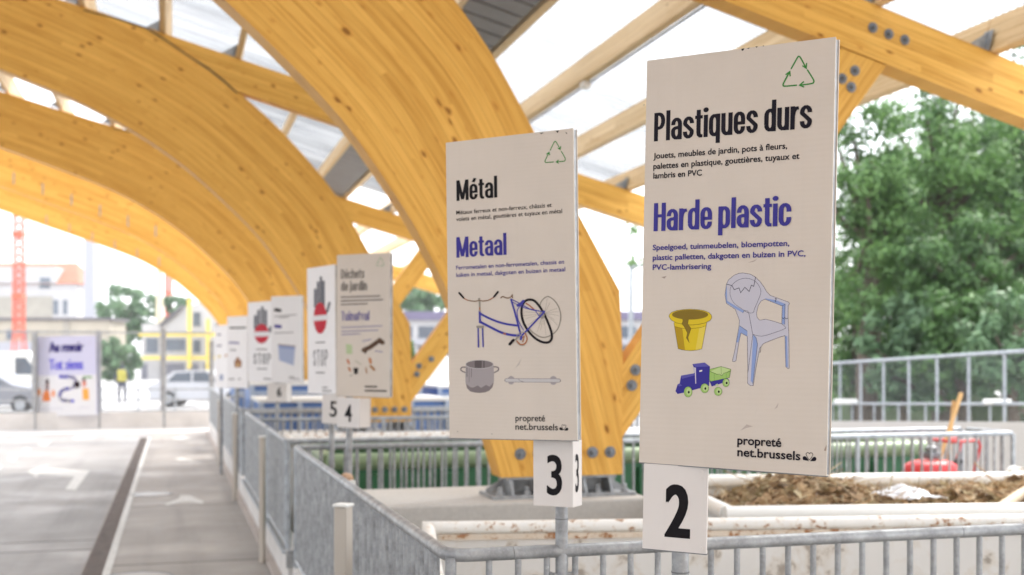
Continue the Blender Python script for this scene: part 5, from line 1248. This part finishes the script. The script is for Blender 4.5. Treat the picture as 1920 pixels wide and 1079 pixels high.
draw(PB, bd, 'banner_print', [('s', ink(70, 64, 200), [(470, 610), (560, 612), (590, 650), (560, 695), (500, 708), (465, 745), (480, 790), (565, 798)], 26, False, 3),
    ('p', ink(236, 130, 50), [(330, 800), (335, 740), (350, 715), (375, 715), (388, 740), (392, 800)]), ('p', ink(120, 70, 60), [(355, 660), (380, 660), (378, 715), (358, 715)]), ('e', ink(70, 46, 48), (368, 645), 14, 18),
    ('e', ink(236, 150, 80), (305, 730), 12, 30), ('e', ink(236, 140, 70), (415, 740), 12, 30), ('p', ink(236, 170, 80), [(645, 790), (640, 700), (690, 700), (695, 790)]), ('e', ink(214, 130, 110), (655, 660), 16, 28), ('e', ink(60, 40, 46), (600, 670), 24, 28), ('e', ink(60, 40, 40), (652, 632), 14, 12),
    ('s', ink(90, 150, 70), [(650, 612), (710, 612)], 14), ('s', ink(190, 190, 205), [(300, 860), (490, 856)], 5), ('s', ink(190, 190, 205), [(620, 850), (700, 848)], 5)], zb5)
# low guard rails beyond the fence
def guardrail(px0, px1, z, label):
    p, q = at(px0, base(z), z), at(px1, base(z), z); p.z = q.z = 0; t = thing('street_railing', (p + q) / 2, label, 'railing')
    for h in (.30, .62, .95): b = MB(); b.tube([p + CZ * h, q + CZ * h], .03, 6); b.build('rail', GALV, t)
    n = max(2, int((q - p).length / 1.1))
    for k in range(n + 1): r_ = p + (q - p) * k / n; b = MB(); b.tube([r_, r_ + CZ * 1.0], .035, 6); b.build('post', GALV_F, t)
guardrail(-80, 62, 35, 'low three bar street railing left of the banner')
guardrail(190, 398, 36, 'low three bar street railing right of the banner')

# barrier fence along the ramp on the right
def bar_pt(px, zc): p = at(px, HOR, zc); return Vector((p.x, p.y, 0))
A_, B2 = bar_pt(1540, 25.6), bar_pt(1960, 16.4); dz = (B2 - A_)
zt = lambda u: 1.74 + .22 * u; zm = lambda u: .88 + .33 * u; zb_ = lambda u: .50 + .45 * u
t = thing('ramp_barrier', (A_ + B2) / 2, 'tall grey steel mesh barrier along the ramp below the trees', 'fence')
pt = lambda u, z: Vector((A_.x + dz.x * u, A_.y + dz.y * u, z))
b = MB(); b.tube([pt(0, zt(0)), pt(1, zt(1))], .032, 8); b.build('top_rail', GALV_F, t); b = MB(); b.tube([pt(0, zm(0)) - CF * .15, pt(1, zm(1)) - CF * .15], .022, 8); b.build('middle_rail', GALV_F, t)
N_ = 8
for k in range(N_ + 1):
    u = k / N_; b = MB(); b.box((pt(u, (zt(u) + zb_(u) - .3) / 2)), (.032, .05, zt(u) - zb_(u) + .3), AX); b.build('post', GALV_F, t)
    if k < N_:
        u2 = (k + 1) / N_; um = u + .03; b = MB(); L = (dz.length) / N_ * .5; b.face([pt(u, zb_(u)), pt(u2, zb_(u2)), pt(u2, zt(u2)), pt(u, zt(u))], [(0, 0), (L, 0), (L, .7), (0, .7)]); b.build('mesh_panel', MESHW, t)
        b = MB(); q = pt((u + u2) / 2, 0); um = (u + u2) / 2; b.tube([Vector((q.x, q.y, zb_(um) - .2)) - CF * .15, Vector((q.x, q.y, zm(um))) - CF * .15], .018, 6); b.build('short_post', GALV_F, t)
b = MB(); P0, P1 = pt(0, 0), pt(1, 0); n_ = Vector((dz.y, -dz.x, 0)).normalized()
rows = [[p + n_ * o, Vector((p.x, p.y, 0)) + n_ * o + CZ * zb_(u)] for p, u, o in ((Vector((P0.x, P0.y, PIT)), 0, -.2), (Vector((P1.x, P1.y, PIT)), 1, -.2))]
for o in (-.22, .22):
    q = [Vector((P0.x, P0.y, PIT)) + n_ * o, Vector((P1.x, P1.y, PIT)) + n_ * o, pt(1, zb_(1)) + n_ * o, pt(0, zb_(0)) + n_ * o]; b.face(q if o > 0 else list(reversed(q)))
b.face([pt(0, zb_(0)) - n_ * .22, pt(1, zb_(1)) - n_ * .22, pt(1, zb_(1)) + n_ * .22, pt(0, zb_(0)) + n_ * .22]); tag(b.build('ramp_wall', CONC), kind='structure')
for x0, x1, y, z, lab in ((1562, 1604, 753, 23.8, 'small white box light on the barrier rail beside sign two'), (1840, 1889, 753, 18.0, 'small white box light on the barrier rail at the right')):
    b = MB(); c_ = at((x0 + x1) / 2, y, z); b.box(c_ - CF * .1, ((x1 - x0) / F * z, .14, 9 / F * z), AX, .02); tag(b.build('box_light', WHITE_STEEL), lab, 'light', 'white box lights on the barrier')

# ---------------------------------------------------------------- trees
def tree(name, px, py, z, rx, ry, label, m, gz=0.0, n=52, leaves=80, leaf=.16, cat='tree', group=None, seed=0, trunk_px=None, shape=None, dens=.235):
    """crown centred on that pixel, rx by ry photo pixels at that depth"""
    r0 = random.Random(seed); c = at(px, py, z); a, h = rx / F * z, ry / F * z
    g = Vector((c.x, c.y, gz)); t = thing(name, g, label, cat, group)
    b = MB(); hub = c - CZ * h * .55; mid = g.lerp(hub, .55) + Vector((r0.uniform(-.15, .15), r0.uniform(-.15, .15), 0)); tr = max(.06, .035 * (c.z + h - gz))
    b.tube([g - CZ * .2, mid, hub, c + CZ * h * .35], [tr, tr * .8, tr * .6, tr * .2], 9)
    cl = []
    for k in range(n):
        while True:
            d_ = Vector((r0.uniform(-1, 1), r0.uniform(-1, 1), r0.uniform(-1, 1)))
            if .05 < d_.length < 1: break
        d_ = d_.normalized() * (r0.random() ** .45); lump = 1 + .16 * math.sin(d_.x * 5 + seed) * math.cos(d_.z * 4 + seed)
        q = c + Vector((d_.x * a, d_.y * a, d_.z * h)) * lump; cl.append(q)
        if k % 3 == 0: b.tube([hub.lerp(c, r0.random() * .8), hub.lerp(q, .55) + CZ * .1 * a, q], [tr * .34, tr * .2, tr * .06], 5, False)
    b.build('trunk', BARK, t)
    b = MB(); cr = dens * (a + h) / 2
    for q in cl:
        rr = cr * r0.uniform(.7, 1.25)
        for i in range(leaves):
            d_ = Vector((r0.gauss(0, 1), r0.gauss(0, 1), r0.gauss(0, .72))).normalized() * rr * (r0.random() ** .4)
            p = q + d_; nn = (d_.normalized() * 1.1 + Vector((r0.gauss(0, .42), r0.gauss(0, .42), r0.gauss(.35, .42)))).normalized(); u = nn.orthogonal().normalized(); v = nn.cross(u); an = r0.uniform(0, 6.28)
            u, v = u * math.cos(an) + v * math.sin(an), v * math.cos(an) - u * math.sin(an); s_ = leaf * r0.uniform(.6, 1.3)
            b.face([p - u * s_, p + v * s_ * .48 - nn * s_ * .12, p + u * s_, p - v * s_ * .48 - nn * s_ * .12])
    b.build('crown', m, t); return t
TG = 'trees behind the ramp barrier'
tree('leafy_tree', 1638, 385, 27, 92, 235, 'tall bright green tree at the left end of the trees beside sign two', LEAF_L, PIT, 80, 150, .075, group=TG, seed=1)
tree('leafy_tree', 1770, 315, 29, 115, 205, 'tallest green tree with its top behind the roof beam', LEAF_L, PIT, 80, 150, .08, group=TG, seed=2)
tree('leafy_tree', 1905, 370, 31, 125, 260, 'dark dense tree reaching the right picture edge', LEAF, PIT, 90, 150, .085, group=TG, seed=3)
tree('leafy_tree', 1800, 520, 25.5, 120, 120, 'broad low tree in front of the dark one, above the barrier', LEAF, PIT, 70, 150, .072, group=TG, seed=4)
tree('leafy_tree', 2020, 420, 27, 110, 220, 'tree mostly beyond the right picture edge', LEAF_L, PIT, 60, 110, .085, group=TG, seed=5)
tree('leafy_tree', 1610, 560, 33, 70, 120, 'smaller tree low at the left end behind the barrier', LEAF_L, PIT, 50, 130, .09, group=TG, seed=6)
tree('leafy_tree', 1710, 470, 37, 110, 190, 'deep green tree set behind the bright one and filling the gap', LEAF, PIT, 70, 110, .12, group=TG, seed=31)
tree('leafy_tree', 1840, 400, 38, 120, 240, 'deep green tree behind the tallest one, near the right edge', LEAF, PIT, 80, 110, .12, group=TG, seed=32)
tree('leafy_tree', 1720, 600, 34, 110, 90, 'low dense green tree filling the gap above the middle of the barrier', LEAF, PIT, 50, 110, .11, group=TG, seed=33)
BG = 'bushes on the bank behind the barrier'
for i, (px, py, z, rx, ry, lab) in enumerate(((1600, 665, 28.5, 85, 95, 'green bush on the bank behind the left part of the barrier'), (1700, 660, 25.5, 85, 100, 'green bush behind the barrier left of the tool handles'), (1800, 655, 24, 90, 105, 'dark green bush behind the barrier above the red mower'), (1900, 660, 22.5, 90, 105, 'green bush behind the barrier at the right picture edge'))):
    tree('bank_bush', px, py, z, rx, ry, lab, (LEAF_L, LEAF_P, LEAF, LEAF_P)[i], PIT, 50, 80, .10, 'bush', BG, 20 + i)
b = MB(); P0, P1 = at(1500, 700, 36), at(2050, 700, 24); 
rows = []
for i in range(13):
    p = P0.lerp(P1, i / 12); rows.append([Vector((p.x, p.y, PIT)) - CF * 1.0, Vector((p.x, p.y, .2 + .2 * math.sin(i))) + CF * 1.5, Vector((p.x, p.y, 1.6 + .3 * math.sin(i * 2))) + CF * 6, Vector((p.x, p.y, 2.0)) + CF * 26])
b.grid(rows, True); tag(b.build('bank', plain('bank_soil', (.06, .085, .035), .95, .35, 2)), kind='structure')
tree('leafy_tree', 235, 600, 140, 62, 58, 'round pale green tree between the tower and the cream mast', LEAF_P, 0, 40, 70, .45, seed=8)
tree('leafy_tree', 222, 672, 98, 44, 50, 'small green tree right of the banner', LEAF_P, 0, 34, 70, .32, seed=9)
tree('leafy_tree', 335, 590, 160, 32, 40, 'distant pale tree behind the yellow framed house', LEAF_P, 0, 24, 50, .45, seed=10)
tree('leafy_tree', 790, 560, 130, 70, 34, 'pale tree above the far building behind the second arch strut', LEAF_P, PIT, 36, 60, .42, seed=11)
tree('leafy_tree', 960, 555, 130, 90, 40, 'wide pale tree above the far building mostly behind sign three', LEAF_P, PIT, 36, 60, .42, seed=12)
tree('young_tree', 1250, 425, 27, 105, 70, 'thin branched young tree peeping out between sign three and sign two', LEAF_L, PIT, 15, 22, .10, seed=13, dens=.25)
tree('young_tree', 766, 660, 30, 12, 34, 'slim bright green plant beside the second arch strut', LEAF_L, PIT, 14, 40, .10, seed=14)

# ---------------------------------------------------------------- the air: an even thin haze round everything
b = MB(); b.box((0, 0, 14.5), (1460, 1460, 35)); hz = b.build('haze', None); tag(hz, kind='stuff')
m = bpy.data.materials.new('air'); m.use_nodes = True; t_ = m.node_tree; t_.nodes.remove(t_.nodes['Principled BSDF'])
pv = t_.nodes.new('ShaderNodeVolumePrincipled'); pv.inputs['Color'].default_value = (.95, .96, 1.0, 1); pv.inputs['Density'].default_value = .00045
t_.links.new(pv.outputs[0], t_.nodes['Material Output'].inputs['Volume']); hz.data.materials.append(m)
